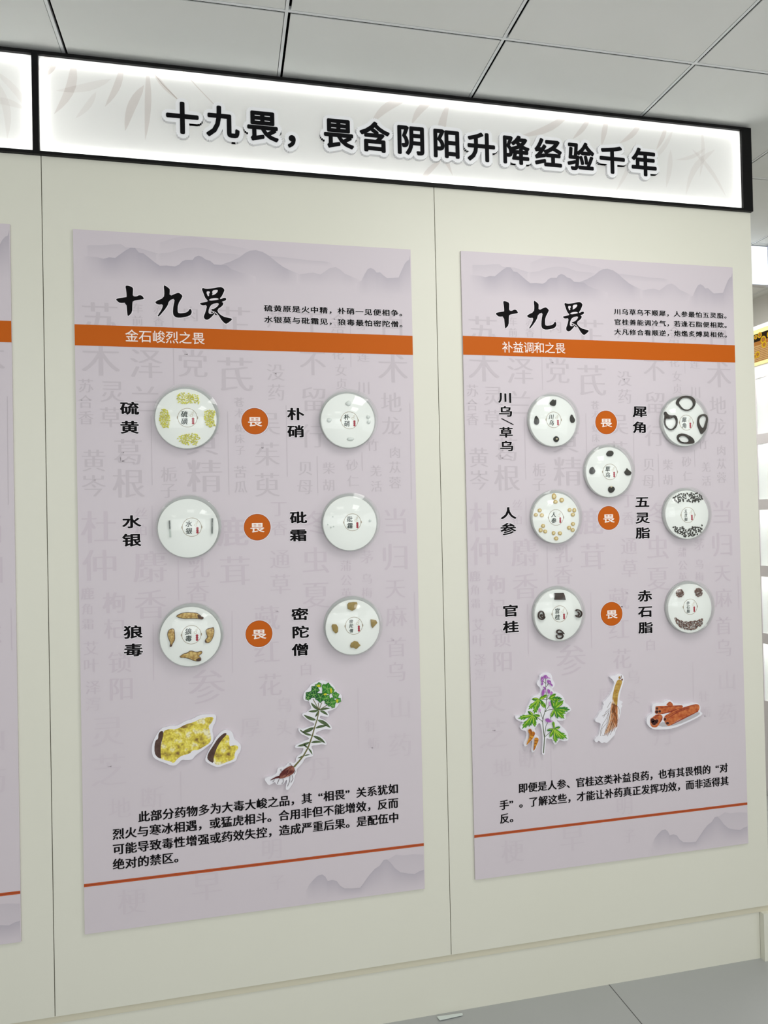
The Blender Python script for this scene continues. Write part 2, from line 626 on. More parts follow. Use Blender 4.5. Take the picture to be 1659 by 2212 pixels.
box, lim = lightbox('long lit header sign with fourteen raised black characters on a white face', -0.0955, 2.150, .0145, .037)
box2, lim2 = lightbox('lit header sign with no characters visible, cut off by the frame', -1.30, -0.0960, .0145, .0015)
A = zm(0, 0, .5003)
B = zm(830, 0, .4997)
leaves = [  # (map, base, tip, width px in picture, bend, ink)
    (A, (318, 250), (232, 492), 20, .10, 0), (A, (240, 245), (192, 330), 10, .1, 2), (A, (215, 235), (165, 300), 22, .1, 2), (A, (530, 275), (452, 460), 15, .06, 0),
    (A, (622, 365), (540, 565), 19, -.06, 0), (A, (637, 295), (627, 605), 14, .02, 0), (A, (652, 295), (772, 432), 9, -.05, 0),
    (A, (415, 395), (325, 510), 13, .05, 1), (A, (480, 340), (240, 390), 18, .05, 1),
    (B, (218, 430), (118, 538), 17, -.1, 0), (B, (105, 425), (-60, 540), 20, -.1, 0), (B, (283, 435), (298, 760), 22, -.14, 0),
    (B, (248, 690), (148, 800), 13, -.05, 0), (B, (805, 488), (588, 588), 18, .07, 0), (B, (893, 500), (815, 600), 13, .05, 0), (B, (965, 508), (940, 630), 15, 0, 0),
    (B, (1115, 520), (1018, 618), 14, .08, 0), (B, (1222, 540), (1178, 645), 12, .04, 0), (B, (1375, 560), (1365, 765), 11, .05, 1),
    (B, (1240, 645), (1220, 810), 15, .03, 1), (B, (1432, 645), (1305, 845), 17, -.12, 1), (B, (1390, 640), (1260, 690), 10, .08, 1), (B, (1250, 560), (1150, 700), 12, .06, 1),
    (B, (1090, 610), (1000, 830), 12, .05, 1), (B, (1330, 640), (1480, 850), 12, .05, 1),
]
lv = Mesh()
pxm = .00125
for (mp_, b0, t0, w, bend, k) in leaves:
    l = clip_poly(lens(mp_(b0), mp_(t0), w * pxm, bend), *lim)
    if len(l) > 2:
        lv.poly(l, .0020 - .0001 * k, mi=k)
lv.ribbon([A((790, 305)), A((850, 372)), A((922, 447))], .0025, .0022, 2)
lv.ribbon([A((650, 297)), A((700, 360)), A((772, 432))], .0025, .0022, 2)
lv.build('bamboo_print', [m_leafink, m_leafink2, m_leafink3], box)
l2 = Mesh()
for (b0, t0, w, k) in (((-30, 300), (135, 505), 14, 1), ((-60, 430), (110, 470), 16, 1), ((-20, 340), (30, 600), 16, 1)):
    l2.poly(clip_poly(lens(A(b0), A(t0), w * pxm, .08), *lim2), .0020, mi=k)
l2.build('bamboo_print', [m_leafink, m_leafink2, m_leafink3], box2)

m_letter = mat('black_letter', (9, 9, 13), 0.45, 0.12)
m_back = mat('white_letter_backing', (250, 250, 252), 0.5, 0.2)
chars = [('十', 394, 256), ('九', 481, 264), ('畏', 567, 273), ('，', 648, 287), ('畏', 731, 289), ('含', 809, 297), ('阴', 887, 303.5), ('阳', 964, 311),
         ('升', 1039, 318.5), ('降', 1113.5, 325), ('经', 1183.5, 331.5), ('验', 1253.5, 339.5), ('千', 1321.5, 346), ('年', 1390, 351.5)]
for ch, px, py in chars:
    x, z = at(px, py, -.006)
    bk = Mesh()
    put(bk, ch, x, z, .093, -.0080, offs=[(0, 0)] + [(.155 * math.cos(a * math.pi / 8), .155 * math.sin(a * math.pi / 8)) for a in range(16)] +
        [(.07 * math.cos(a * math.pi / 4), .07 * math.sin(a * math.pi / 4)) for a in range(8)], y2=.0028)
    bko = bk.build('letter_backing', m_back, box)
    fc = Mesh()
    put(fc, ch, x, z, .093, -.0100, offs=ring_offs(.030), y2=-.0080)
    fc.build('letter_face', m_letter, bko)

# ------------------------------------------------------------------ poster boards
BW, BH, GAP = 0.95476, 1.92, 0.15912
m_lilac = mat('lilac_print', LILAC, 0.45, 0.22)
m_orange = mat('orange_print', (194, 94, 18), 0.5, 0.12)
m_rust = mat('rust_line', (186, 84, 38), 0.42, 0.35)
m_rustd = mat('rust_line_dark', (140, 52, 24), 0.42, 0.35)
m_ink = mat('black_ink', (11, 9, 11), 0.6, 0.08)
m_halo = mat('pale_halo', (230, 223, 228), 0.5, 0.3)
m_cap = mat('caption_white', (246, 234, 226), 0.5, 0.3)
m_g1 = mat('ghost_ink_strong', (198, 189, 195), 0.45, 0.22)
m_g2 = mat('ghost_ink_mid', (203, 192, 200), 0.45, 0.22)
m_g3 = mat('ghost_ink_faint', (207, 197, 204), 0.45, 0.22)

def mat_mist(name, rgb):
    """ink-wash mountain print: dense at the ridge, fading into the sheet as printed"""
    m = bpy.data.materials.new(name)
    m.use_nodes = True
    n = m.node_tree
    bs = n.nodes['Principled BSDF']
    bs.inputs['Roughness'].default_value = 0.42
    bs.inputs['Specular IOR Level'].default_value = 0.22
    a = n.nodes.new('ShaderNodeAttribute')
    a.attribute_name = 'fade'
    x = n.nodes.new('ShaderNodeMix')
    x.data_type = 'RGBA'
    x.inputs[6].default_value = (lin(LILAC[0]), lin(LILAC[1]), lin(LILAC[2]), 1)
    x.inputs[7].default_value = (lin(rgb[0]), lin(rgb[1]), lin(rgb[2]), 1)
    n.links.new(a.outputs['Fac'], x.inputs[0])
    n.links.new(x.outputs[2], bs.inputs['Base Color'])
    return m
m_mist = mat_mist('mountain_wash', (150, 145, 160))

Z3 = zm(140, 480, .2532)
Z4 = zm(540, 480, .2532)
ZF = zm(520, 1450, .2411)
ridges = [  # (map, points, top strength, fade depth in metres)
    (Z3, [(800, 180), (830, 168), (950, 130), (1080, 120), (1200, 140), (1350, 190), (1500, 215), (1600, 240)], .16, .05),
    (Z4, [(120, 278), (150, 285), (250, 295), (380, 310), (500, 325), (640, 335), (700, 345)], .28, .03),
    (Z3, [(180, 200), (200, 196), (330, 196), (420, 188), (480, 188), (520, 215), (640, 222), (700, 240), (800, 270), (900, 300)], .28, .05),
    (Z3, [(780, 275), (820, 265), (900, 258), (1000, 225), (1100, 215), (1200, 225), (1300, 260), (1450, 272), (1550, 290)], .25, .06),
    (Z4, [(-270, 372), (-240, 360), (-170, 338), (-90, 300), (-40, 262), (0, 243), (50, 238), (110, 255), (160, 285), (220, 335), (280, 380), (340, 410), (430, 446)], .62, .085),
    (Z4, [(400, 450), (430, 443), (500, 434), (540, 430), (600, 447), (640, 420), (680, 392), (730, 383), (770, 405), (810, 440), (880, 470), (950, 500)], .33, .05),
    (Z4, [(900, 520), (950, 500), (980, 440), (1005, 400), (1030, 390), (1060, 405), (1080, 430), (1110, 428), (1140, 455), (1170, 478), (1220, 476), (1268, 472), (1290, 420), (1320, 355), (1340, 330), (1358, 320), (1366, 280), (1369, 270)], .6, .085),
    (Z3, [(150, 290), (200, 290), (280, 300), (330, 312), (380, 300), (430, 305), (470, 275), (520, 240), (560, 218), (600, 220), (630, 258), (670, 265), (720, 305), (770, 345), (810, 372), (870, 370), (940, 378), (975, 362), (1000, 335), (1030, 322), (1090, 322), (1110, 297), (1140, 286), (1170, 295), (1200, 318), (1240, 330), (1275, 360), (1330, 365), (1380, 368), (1420, 400), (1500, 430), (1560, 440), (1630, 467)], .78, .075),
    (ZF, [(1250, 1720), (1310, 1690), (1350, 1668), (1390, 1642), (1450, 1650), (1540, 1640), (1640, 1642), (1656, 1644)], .26, .12),
    (ZF, [(580, 1975), (595, 1950), (615, 1910), (650, 1870), (690, 1832), (730, 1820), (758, 1840), (780, 1880), (820, 1868), (860, 1880), (890, 1920), (930, 1945), (1000, 1946), (1070, 1940), (1100, 1900), (1150, 1830), (1200, 1772), (1245, 1742), (1280, 1692), (1310, 1685), (1340, 1712), (1380, 1762), (1430, 1800), (1500, 1812), (1560, 1815), (1600, 1792), (1650, 1775)], .62, .17),
]
def mountains(low):
    ms = Mesh()
    for k, (mp_, pts, st, dep) in enumerate(ridges):
        if (k >= 8) != low:
            continue
        P = [mp_(p) for p in pts]
        # denser sampling
        Q = []
        for i in range(len(P) - 1):
            for q in range(3):
                t = q / 3
                Q.append((P[i][0] + (P[i + 1][0] - P[i][0]) * t, P[i][1] + (P[i + 1][1] - P[i][1]) * t))
        Q.append(P[-1])
        Q = [(min(max(q[0], .002), BW - .002), q[1]) for q in Q]
        zb = min(q[1] for q in Q)
        n = len(Q)
        y = -.0001 - .00002 * k
        lev = (0, .12, .35, .65, 1)
        vs, cs = [], []
        for li, lv_ in enumerate(lev):
            for i, q in enumerate(Q):
                e = (i if Q[-1][0] > BW - .03 else min(i, n - 1 - i)) / max(1, n * .12)
                e = min(1, e)
                bot = zb - dep * .45
                if k >= 8:
                    bot = FLOOR_DROP + .006
                bot = min(bot, q[1] - .012)
                vs.append((q[0], y, q[1] + (bot - q[1]) * lv_))
                cs.append(st * .76 * e * (1 - lv_ ** .9) * (1.0 if li else 1.0))
        fs = []
        for li in range(len(lev) - 1):
            for i in range(n - 1):
                fs.append((li * n + i, (li + 1) * n + i, (li + 1) * n + i + 1, li * n + i + 1))
        o = ms.add(vs, fs)
        for i, c in enumerate(cs):
            ms.col[o + i] = c
    return ms

GA, GB, GC, GD, GE, GF = zm(160, 630, .2230), zm(520, 630, .2291), zm(160, 1030, .2230), zm(520, 1030, .2351), zm(160, 1450, .2411), zm(520, 1450, .2411)
ghost = [
 (GA, .2230, [('苏', 250, 265, 330), ('木', 260, 650, 340), ('车', 615, 160, 100), ('前', 615, 280, 100), ('赤', 820, 170, 100), ('香', 820, 285, 100), ('肉', 1130, 215, 150), ('芷', 1550, 300, 330), ('芪', 1560, 800, 350),
              ('党', 1150, 695, 280), ('泽', 700, 695, 300), ('苏', 115, 910, 135), ('合', 110, 1065, 130), ('香', 115, 1220, 135), ('灵', 370, 965, 215), ('草', 355, 1215, 200), ('兰', 690, 1045, 270), ('葛', 525, 1550, 260), ('根', 530, 1855, 290),
              ('黄', 190, 1635, 215), ('岑', 190, 1880, 215), ('栀', 920, 1770, 150), ('子', 915, 1925, 150), ('精', 1265, 1785, 330), ('苍', 1600, 1070, 95), ('术', 1600, 1175, 95), ('蛇', 1605, 1320, 95), ('床', 1605, 1425, 95), ('子', 1610, 1535, 95), ('苦', 1610, 1745, 125), ('瓜', 1615, 1890, 125), ('黄', 1240, 1430, 320)]),
 (GB, .2291, [('芦', 330, 265, 170), ('王', 670, 300, 250), ('不', 680, 670, 260), ('留', 690, 1015, 250), ('行', 680, 1360, 240), ('金', 920, 280, 145), ('银', 915, 410, 130), ('花', 915, 585, 125), ('女', 945, 740, 120), ('贞', 950, 870, 115), ('穿', 1145, 310, 115), ('莲', 1155, 605, 125), ('川', 1160, 905, 135), ('芎', 1160, 1060, 130), ('白', 1430, 330, 260), ('术', 1435, 720, 310),
              ('没', 330, 760, 170), ('药', 335, 950, 165), ('吴', 260, 1240, 230), ('茱', 250, 1530, 235), ('萸', 250, 1820, 240), ('地', 1420, 1045, 210), ('龙', 1420, 1265, 195), ('竹', 1240, 1445, 125), ('肉', 1455, 1515, 115), ('苁', 1455, 1655, 120), ('蓉', 1455, 1800, 125), ('贝', 610, 1665, 145), ('母', 605, 1840, 155), ('柴', 830, 1665, 120), ('胡', 830, 1825, 120), ('砂', 1050, 1635, 120), ('仁', 1060, 1785, 115), ('羌', 1275, 1690, 115), ('活', 1280, 1835, 115)]),
 (GC, .2230, [('杜', 245, 485, 320), ('仲', 250, 855, 310), ('丝', 650, 355, 120), ('柏', 650, 515, 110), ('麝', 740, 870, 310), ('香', 740, 1235, 290), ('乳', 1205, 880, 210), ('香', 1200, 1110, 215), ('鹿', 1540, 530, 290), ('茸', 1560, 910, 300), ('鹿', 130, 1130, 115), ('角', 130, 1280, 105), ('霜', 135, 1425, 105), ('枸', 390, 1220, 200), ('杞', 395, 1470, 195), ('艾', 165, 1660, 135), ('叶', 165, 1825, 135), ('锁', 445, 1795, 210)]),
 (GD, .2351, [('丁', 350, 290, 155), ('香', 355, 470, 145), ('冬', 700, 420, 240), ('虫', 690, 765, 260), ('夏', 690, 1085, 265), ('通', 360, 755, 185), ('草', 365, 985, 195), ('藏', 240, 1295, 235), ('红', 240, 1605, 235), ('蒲', 965, 815, 105), ('公', 970, 950, 110), ('英', 970, 1070, 105), ('茅', 1160, 735, 130), ('乌', 1160, 935, 105), ('梅', 1160, 1065, 105), ('当', 1420, 405, 260), ('归', 1420, 735, 270), ('天', 1420, 1025, 200), ('麻', 1430, 1280, 210), ('首', 1430, 1565, 200), ('乌', 1430, 1790, 195), ('白', 600, 1765, 125)]),
 (GE, .2411, [('泽', 170, 145, 125), ('泻', 170, 295, 125), ('阳', 425, 155, 210), ('参', 1190, 135, 320), ('灵', 300, 535, 270), ('芝', 310, 885, 290), ('断', 700, 1130, 195), ('地', 410, 1225, 185), ('梗', 520, 2060, 230), ('早', 1190, 1925, 260)]),
 (GF, .2411, [('花', 265, 120, 210), ('乌', 390, 300, 145), ('头', 390, 505, 145), ('厚', 90, 500, 190), ('山', 1430, 325, 220), ('药', 1430, 660, 230), ('牡', 1170, 490, 115), ('蛎', 1190, 645, 115), ('丹', 720, 870, 230), ('子', 330, 1890, 145), ('明', 280, 1590, 190)]),
]
glines = [(GA, (955, 110), (968, 905)), (GA, (745, 1200), (757, 1875)), (GA, (1487, 1160), (1502, 1970)), (GB, (428, 1070), (440, 1745)), (GB, (1030, 140), (1040, 710)), (GB, (720, 1550), (728, 1900)), (GB, (1143, 1510), (1147, 1690)), (GB, (1595, 1050), (1610, 1960)),
          (GC, (755, 280), (757, 580)), (GC, (1008, 800), (1014, 1200)), (GC, (1530, 1300), (1536, 1900)), (GC, (765, 1430), (772, 1970)), (GF, (1050, 150), (1058, 700)), (GE, (955, 900), (962, 1400)), (GD, (1595, 1060), (1605, 1400))]
BANDZ = (1.6004 + FLOOR_DROP, 1.6583 + FLOOR_DROP)
def ghost_mesh():
    ms = Mesh()
    for mp_, s, lst in ghost:
        for ch, cx, cy, w in lst:
            x, z = mp_((cx, cy))
            size = w * s * .00128 * 1.08
            lev = z - FLOOR_DROP
            mi = 0 if lev > 1.18 else (1 if lev > .62 else 2)
            put(ms, ch, x, z, size, -.0003, offs=SERIF, mi=mi, thin=0.0 if ch in '苍鹿枸' else .016)
    for mp_, a, b in glines:
        p, q = mp_(a), mp_(b)
        mi = 0 if p[1] - FLOOR_DROP > 1.18 else (1 if p[1] - FLOOR_DROP > .62 else 2)
        ms.ribbon([p, q], .0020, -.00031, mi)
    # keep the lettering inside the sheet
    ms.v = [(min(max(v[0], .003), BW - .003), v[1], v[2]) for v in ms.v]
    return ms

title = [
    [[(435, 660), (450, 650), (520, 640), (528, 640), (525, 590), (517, 548), (525, 540), (555, 545), (583, 560), (582, 590), (580, 632), (615, 634), (630, 623), (655, 624), (673, 645), (675, 657), (640, 662), (580, 672), (577, 700), (575, 770), (545, 800), (537, 800), (533, 780), (525, 688), (470, 690), (455, 680)]],
    [[(843, 540), (855, 540), (890, 565), (897, 575), (893, 632), (955, 605), (975, 602), (1003, 625), (1002, 640), (965, 700), (962, 760), (970, 778), (1020, 775), (1050, 765), (1065, 740), (1078, 742), (1085, 772), (1065, 800), (1000, 815), (955, 815), (930, 800), (922, 775), (925, 720), (940, 650), (890, 668), (875, 720), (805, 803), (795, 805), (793, 795), (830, 740), (838, 700), (800, 705), (772, 690), (775, 675), (845, 645), (850, 600)]],
    [[(1168, 570), (1180, 560), (1200, 570), (1260, 565), (1320, 553), (1345, 557), (1362, 575), (1360, 590), (1335, 640), (1325, 645), (1325, 660), (1360, 643), (1378, 650), (1375, 668), (1335, 680), (1355, 690), (1345, 715), (1300, 745), (1310, 775), (1350, 805), (1390, 815), (1425, 822), (1425, 835), (1385, 865), (1370, 868), (1340, 840), (1310, 790), (1285, 765), (1250, 755), (1250, 742), (1275, 740), (1310, 712), (1315, 688), (1255, 698), (1230, 735), (1225, 780), (1255, 785), (1285, 763), (1275, 785), (1235, 825), (1212, 835), (1190, 825), (1185, 800), (1200, 770), (1215, 705), (1175, 712), (1155, 700), (1153, 690), (1185, 685), (1225, 675), (1205, 655), (1195, 640), (1180, 600)],
     [(1205, 592), (1220, 632), (1228, 632), (1233, 618), (1225, 612), (1238, 606), (1236, 590)], [(1262, 582), (1256, 602), (1262, 607), (1254, 625), (1278, 618), (1300, 600), (1308, 580), (1290, 577)], [(1235, 655), (1230, 672), (1310, 662), (1312, 652), (1285, 646)]],
]
def grow(l, d):
    """outline pushed out by d"""
    ar = sum(l[i][0] * l[(i + 1) % len(l)][1] - l[(i + 1) % len(l)][0] * l[i][1] for i in range(len(l)))
    sgn = 1 if ar > 0 else -1
    o = []
    n = len(l)
    for i in range(n):
        a, b, c = l[i - 1], l[i], l[(i + 1) % n]
        dx, dz = c[0] - a[0], c[1] - a[1]
        q = math.hypot(dx, dz) or 1e-9
        o.append((b[0] + dz / q * d * sgn, b[1] - dx / q * d * sgn))
    return o

common = {'mountain_print': (mountains(False), [m_mist]), 'foothill_print': (mountains(True), [m_mist]), 'background_lettering': (ghost_mesh(), [m_g1, m_g2, m_g3])}
bd = Mesh()
bd.poly([(0, BANDZ[0]), (BW, BANDZ[0]), (BW, BANDZ[1]), (0, BANDZ[1])], -.00045)
common['orange_band'] = (bd, [m_orange])
ln = Mesh()
lz = .1315 + FLOOR_DROP
ln.poly([(0, lz - .0042), (BW, lz - .0042), (BW, lz + .0042), (0, lz + .0042)], -.00045)
ln.poly([(0, lz - .0004), (BW, lz - .0004), (BW, lz + .0009), (0, lz + .0009)], -.0005, mi=1)
common['rust_line'] = (ln, [m_rust, m_rustd])
tt = Mesh()
for loops in title:
    P = [[Z3(p) for p in l] for l in loops]
    tt.poly([grow(P[0], .0022)], -.0005, mi=1)
    tt.poly([smooth_loop(P[0])] + [smooth_loop(l) for l in P[1:]], -.0006, mi=0)
common['title_lettering'] = (tt, [m_ink, m_halo])

def shifted(ms, dx, dz):
    o = Mesh()
    o.v = [(v[0] + dx, v[1], v[2] + dz) for v in ms.v]
    o.f, o.m, o.sm, o.col = ms.f, ms.m, ms.sm, ms.col
    return o

m_boardedge = mat('board_edge', (205, 198, 202), .5, .3)
def board(label, k, dz):
    x = k * (BW + GAP)
    t = thing('poster_board', label, 'poster', (x + BW / 2, 0, FLOOR_DROP + dz), 'lilac poster boards on the partition')
    s = Mesh()
    s.poly([(x, FLOOR_DROP + dz), (x + BW, FLOOR_DROP + dz), (x + BW, FLOOR_DROP + dz + BH), (x, FLOOR_DROP + dz + BH)], 0.0, WY, mi=0, mside=1)
    s.build('board_sheet', [m_lilac, m_boardedge], t)
    for n, (ms, mm) in common.items():
        shifted(ms, x, dz).build(n, mm, t)
    return t
b_mid = board('lilac poster board with a two-line verse and six round dishes', 0, 0)
b_right = board('lilac poster board with a three-line verse and seven round dishes', 1, .0055)
b_left = board('lilac poster board of which only the right edge is in view', -1, 0.003)

YT, YH = -.0010, -.0006
BOLD = ring_offs(.017, 6)
def lettering(name, rows, parent, size, sx=1.0, offs=BOLD, halo=None, m=m_ink, y=YT, shear=0, thin=0.0):
    ms = Mesh()
    for (text, i0, p0, i1, p1) in rows:
        P0, P1 = at(*p0), at(*p1)
        row(ms, text, i0, P0, i1, P1, size, y, sx=sx, offs=offs, shear=shear, thin=thin)
        if halo:
            row(ms, text, i0, P0, i1, P1, size, YH, sx=sx, offs=ring_offs(halo, 8), mi=1)
    return ms.build(name, [m, m_halo], parent)

lettering('band_caption', [('金石峻烈之畏', 0, (284.8, 725.5), 5, (428.6, 731))], b_mid, .0365, offs=ring_offs(.006, 6), m=m_cap)
lettering('band_caption', [('补益调和之畏', 0, (1096, 750), 5, (1210, 752.2))], b_right, .0365, offs=ring_offs(.006, 6), m=m_cap)
V = dict(size=.0200, sx=1.24, offs=ring_offs(.038, 8, .6), halo=.085)
lettering('verse_lettering', [('硫黄原是火中精，朴硝一见便相争。', 0, (579.8, 666), 14, (852.2, 676.2)), ('水银莫与砒霜见，狼毒最怕密陀僧。', 0, (580, 690.2), 14, (852.7, 700.3))], b_mid, **V)
lettering('verse_lettering', [('川乌草乌不顺犀，人参最怕五灵脂。', 0, (1333.5, 673.2), 14, (1555.4, 681.9)), ('官桂善能调冷气，若逢石脂便相欺。', 0, (1334, 695.7), 14, (1555.8, 702.3)),
                              ('大凡修合看顺逆，炮爁炙煿莫相依。', 0, (1334, 717), 14, (1556, 723))], b_right, **V)
Pk = dict(size=.0318, sx=1.0, offs=[(-.030, 0), (-.010, 0), (.010, 0), (.030, 0), (0, .008), (0, -.008)])
lettering('paragraph_lettering', [('　　此部分药物多为大毒大峻之品，其“相畏”关系犹如', 2, (311.3, 1763.3), 24, (849.3, 1703.6)), ('烈火与寒冰相遇，或猛虎相斗。合用非但不能增效，反而', 0, (256, 1801), 24, (849.3, 1734.6)),
                                  ('可能导致毒性增强或药效失控，造成严重后果。是配伍中', 0, (256.3, 1833.6), 24, (850.5, 1766)), ('绝对的禁区。', 0, (256.5, 1866), 24, (851.5, 1797))], b_mid, **Pk)
lettering('paragraph_lettering', [('　　即便是人参、官桂这类补益良药，也有其畏惧的“对', 2, (1129.7, 1702), 24, (1563, 1658.5)), ('手”。了解这些，才能让补药真正发挥功效，而非适得其', 0, (1089, 1738.3), 24, (1564.8, 1687)),
                                  ('反。', 0, (1089.8, 1767.6), 24, (1565, 1715))], b_right, **Pk)

cols = [
    (b_mid, [('硫', 280, 882), ('黄', 280, 923)]), (b_mid, [('水', 284.3, 1127), ('银', 284.7, 1166.5)]), (b_mid, [('狼', 287.7, 1365), ('毒', 288.2, 1404)]),
    (b_mid, [('朴', 638.8, 894.5), ('硝', 639.2, 931.7)]), (b_mid, [('砒', 644.8, 1118), ('霜', 644.6, 1156)]), (b_mid, [('密', 647.9, 1326.4), ('陀', 649, 1365), ('僧', 649, 1403)]),
    (b_right, [('川', 1091, 859), ('乌', 1092, 888.8), ('＼', 1096, 911), ('草', 1093, 934), ('乌', 1094.4, 963.5)]), (b_right, [('犀', 1382, 889.2), ('角', 1381.6, 923)]),
    (b_right, [('人', 1098, 1108.5), ('参', 1097.6, 1142.8)]), (b_right, [('五', 1387, 1084), ('灵', 1387.7, 1118.5), ('脂', 1388.4, 1151)]),
    (b_right, [('官', 1102.5, 1319), ('桂', 1103.4, 1354)]), (b_right, [('赤', 1392.6, 1287), ('石', 1393.7, 1320.7), ('脂', 1394.5, 1355.4)])]
for bo, lst in cols:
    ms = Mesh()
    for ch, px, py in lst:
        x, z = at(px, py)
        if ch == '＼':
            ms.ribbon([at(1083, 904), at(1109, 917.5)], .0028, YT)
            continue
        sz = .0370 if bo is b_mid else .0385
        if len(lst) == 5:
            sz = .034
        put(ms, ch, x, z, sz, YT, offs=ring_offs(.044, 8, .5), sx=1.38)
        put(ms, ch, x, z, sz, YH, offs=ring_offs(.09, 10), sx=1.38, mi=1)
    ms.build('herb_name_lettering', [m_ink, m_halo], bo)
for bo, px, py in ((b_mid, 550.5, 910), (b_mid, 555.7, 1138.8), (b_mid, 559.5, 1369), (b_right, 1309.3, 912.6), (b_right, 1314.7, 1118.9), (b_right, 1321, 1326)):
    x, z = at(px, py)
    ms = Mesh()
    ms.poly(circle(x, z, .0400), -.00045, mi=1)
    ms.poly(circle(x, z, .0382), -.0005, mi=2)
    ms.poly(circle(x, z, .0370), -.00055, mi=0)
    d = ms.build('orange_roundel', [m_orange, m_halo, m_rustd], bo)
    g = Mesh()
    put(g, '畏', x, z - .001, .0295, -.0008, offs=ring_offs(.035, 8, .5), sx=1.42)
    g.build('roundel_character', [m_cap], d)

# ------------------------------------------------------------------ round dishes
m_clear = mat_clear('clear_plastic', milk=.02)
m_rim = mat_clear('clear_plastic_wall', milk=.05, tint=(.992, .996, .994), gloss=.16)
m_lid = mat_clear('clear_lid', milk=.02, tint=(.99, .995, .992), ior=1.36, gloss=.22)
m_plate = mat_clear('brightened_back_plate', milk=.62, tint=(.97, .98, .975), gloss=.1)  # milky white put in to brighten the shaded gap round the insert
m_disc = mat('white_insert', (250, 252, 248), .55, .2)
m_ring = mat('tan_ring_ink', (176, 160, 138), .6, .2)
m_gourd = mat('gourd_ink', (206, 192, 168), .6, .2)
m_green = mat('dark_green_ink', (24, 44, 36), .6, .2)
m_seal = mat('red_seal_ink', (176, 18, 50), .6, .2)
DEPTH, INS = .024, .0155
YI = -INS                                     # face of the white insert
def dish(label, l, r, tp, bt, ring, text, sh=(0, -.05)):
    ym = -DEPTH / 2
    cx = (at(l, (tp + bt) / 2, ym)[0] + at(r, (tp + bt) / 2, ym)[0]) / 2
    cz = (at((l + r) / 2, tp, ym)[1] + at((l + r) / 2, bt, ym)[1]) / 2
    R = ((at(r, 0, ym)[0] - at(l, 0, ym)[0]) + (at(0, tp, ym)[1] - at(0, bt, ym)[1])) / 4 - .001
    t = thing('round_dish', label, 'dish', (cx, 0, cz - R), 'clear round specimen dishes')
    ms = Mesh()
    ms.lathe(cx, cz, [(0.0005, -.0008), (R - .0025, -.0008), (R - .0025, -.0190), (R - .0042, -.0190), (R - .0042, -.0024), (0.0005, -.0024)], mi=0)
    ms.m = [1 if i % 5 == 4 else 0 for i in range(len(ms.f))]
    ms.build('dish_base', [m_rim, m_plate], t)
    ms = Mesh()
    ms.lathe(cx, cz, [(0.0005, -DEPTH), (R - .002, -DEPTH), (R, -DEPTH + .002), (R, -.0085), (R - .0016, -.0085), (R - .0016, -DEPTH + .0018), (0.0005, -DEPTH + .0018)], mi=0)
    ms.m = [1 if (i % 6) in (2, 3) else 0 for i in range(len(ms.f))] if False else ms.m
    ms.build('dish_lid', m_lid, t)
    ri = (R - .0042) * .955
    ix, iz = cx + sh[0] * R, cz + sh[1] * R
    ms = Mesh()
    ms.lathe(ix, iz, [(0.0005, YI), (ri - .001, YI), (ri, YI - 0 + .001), (ri, -.0026), (0.0005, -.0026)], smooth=False)
    ins = ms.build('insert_disc', m_disc, t)
    gx, gz = at(ring[0], ring[1], YI)
    rr_ = R * .293
    ms = Mesh()
    ms.poly([circle(gx, gz, rr_), circle(gx, gz, rr_ - .0013)[::-1]], YI - .0003)
    for sx_ in (-1, 1):
        for q in (-1, 0, 1):
            ms.poly(circle(gx + sx_ * (rr_ + .0002), gz + q * .0026, .0021 if q == 0 else .0014, 8), YI - .0004)
    ms.build('label_ring', m_ring, ins)
    ms = Mesh()
    ms.poly([circle(gx + rr_ * .40, gz + rr_ * .22, .0042, 14, .0036), circle(gx + rr_ * .40, gz + rr_ * .22, .0032, 14, .0027)[::-1]], YI - .0003)
    ms.poly([circle(gx + rr_ * .52, gz + rr_ * .46, .0027, 12), circle(gx + rr_ * .52, gz + rr_ * .46, .0019, 12)[::-1]], YI - .0003)
    ms.ribbon([(gx + rr_ * .56, gz + rr_ * .55), (gx + rr_ * .66, gz + rr_ * .68)], .0008, YI - .0003)
    ms.build('gourd_print', m_gourd, ins)
    ms = Mesh()
    for q in range(3):
        ms.poly(circle(gx + rr_ * .56, gz - rr_ * (.12 + .22 * q), rr_ * .135, 10), YI - .0003)
    ms.build('red_seal_print', m_seal, ins)
    ms = Mesh()
    n = len(text)
    s_ = rr_ * (.68 if n == 2 else .46)
    for q, ch in enumerate(text):
        zz = gz + rr_ * ((.36 - .74 * q) if n == 2 else (.50 - .52 * q))
        put(ms, ch, gx - rr_ * .30, zz, s_, YI - .0003, offs=ring_offs(.02, 6), shear=.12)
    ms.build('label_lettering', m_green, ins)
    return t
S5 = (-.012, -.052)
dish('clear dish with four heaps of yellow grains', 328.2, 478.4, 828, 974.6, (405, 902.3), '硫磺', (-.03, -.05))
dish('clear dish with five colourless crystals, beside the topmost roundel of two-line-verse board', 685, 818.7, 837.5, 974, (755, 908), '朴硝', (-.02, -.05))
dish('clear dish holding two thin glass vials of silvery liquid', 333.5, 483, 1065.8, 1208.7, (414.5, 1138.8), '水银', (-.03, -.055))
dish('clear dish that looks nearly empty, with a few tiny pale crumbs', 690, 823, 1059, 1195.8, (761.4, 1128.2), '砒霜', (-.025, -.05))
dish('clear dish with four wrinkled yellow root slices edged brown', 338.7, 486.7, 1298.4, 1444, (413.6, 1371), '狼毒', (-.03, -.055))
dish('clear dish with four flat ochre stone chips', 694.9, 828.3, 1281.8, 1420.4, (764.5, 1351.7), '密陀僧', (-.01, -.055))
dish('clear dish with four dark pointed roots, the bottom one with a pale centre', 1133, 1255, 843.6, 971, (1196, 906.8), '川乌', S5)
dish('clear dish with four dark open horn rings', 1420, 1533.9, 847.8, 971.7, (1482.6, 912.9), '犀角', (.0, -.04))
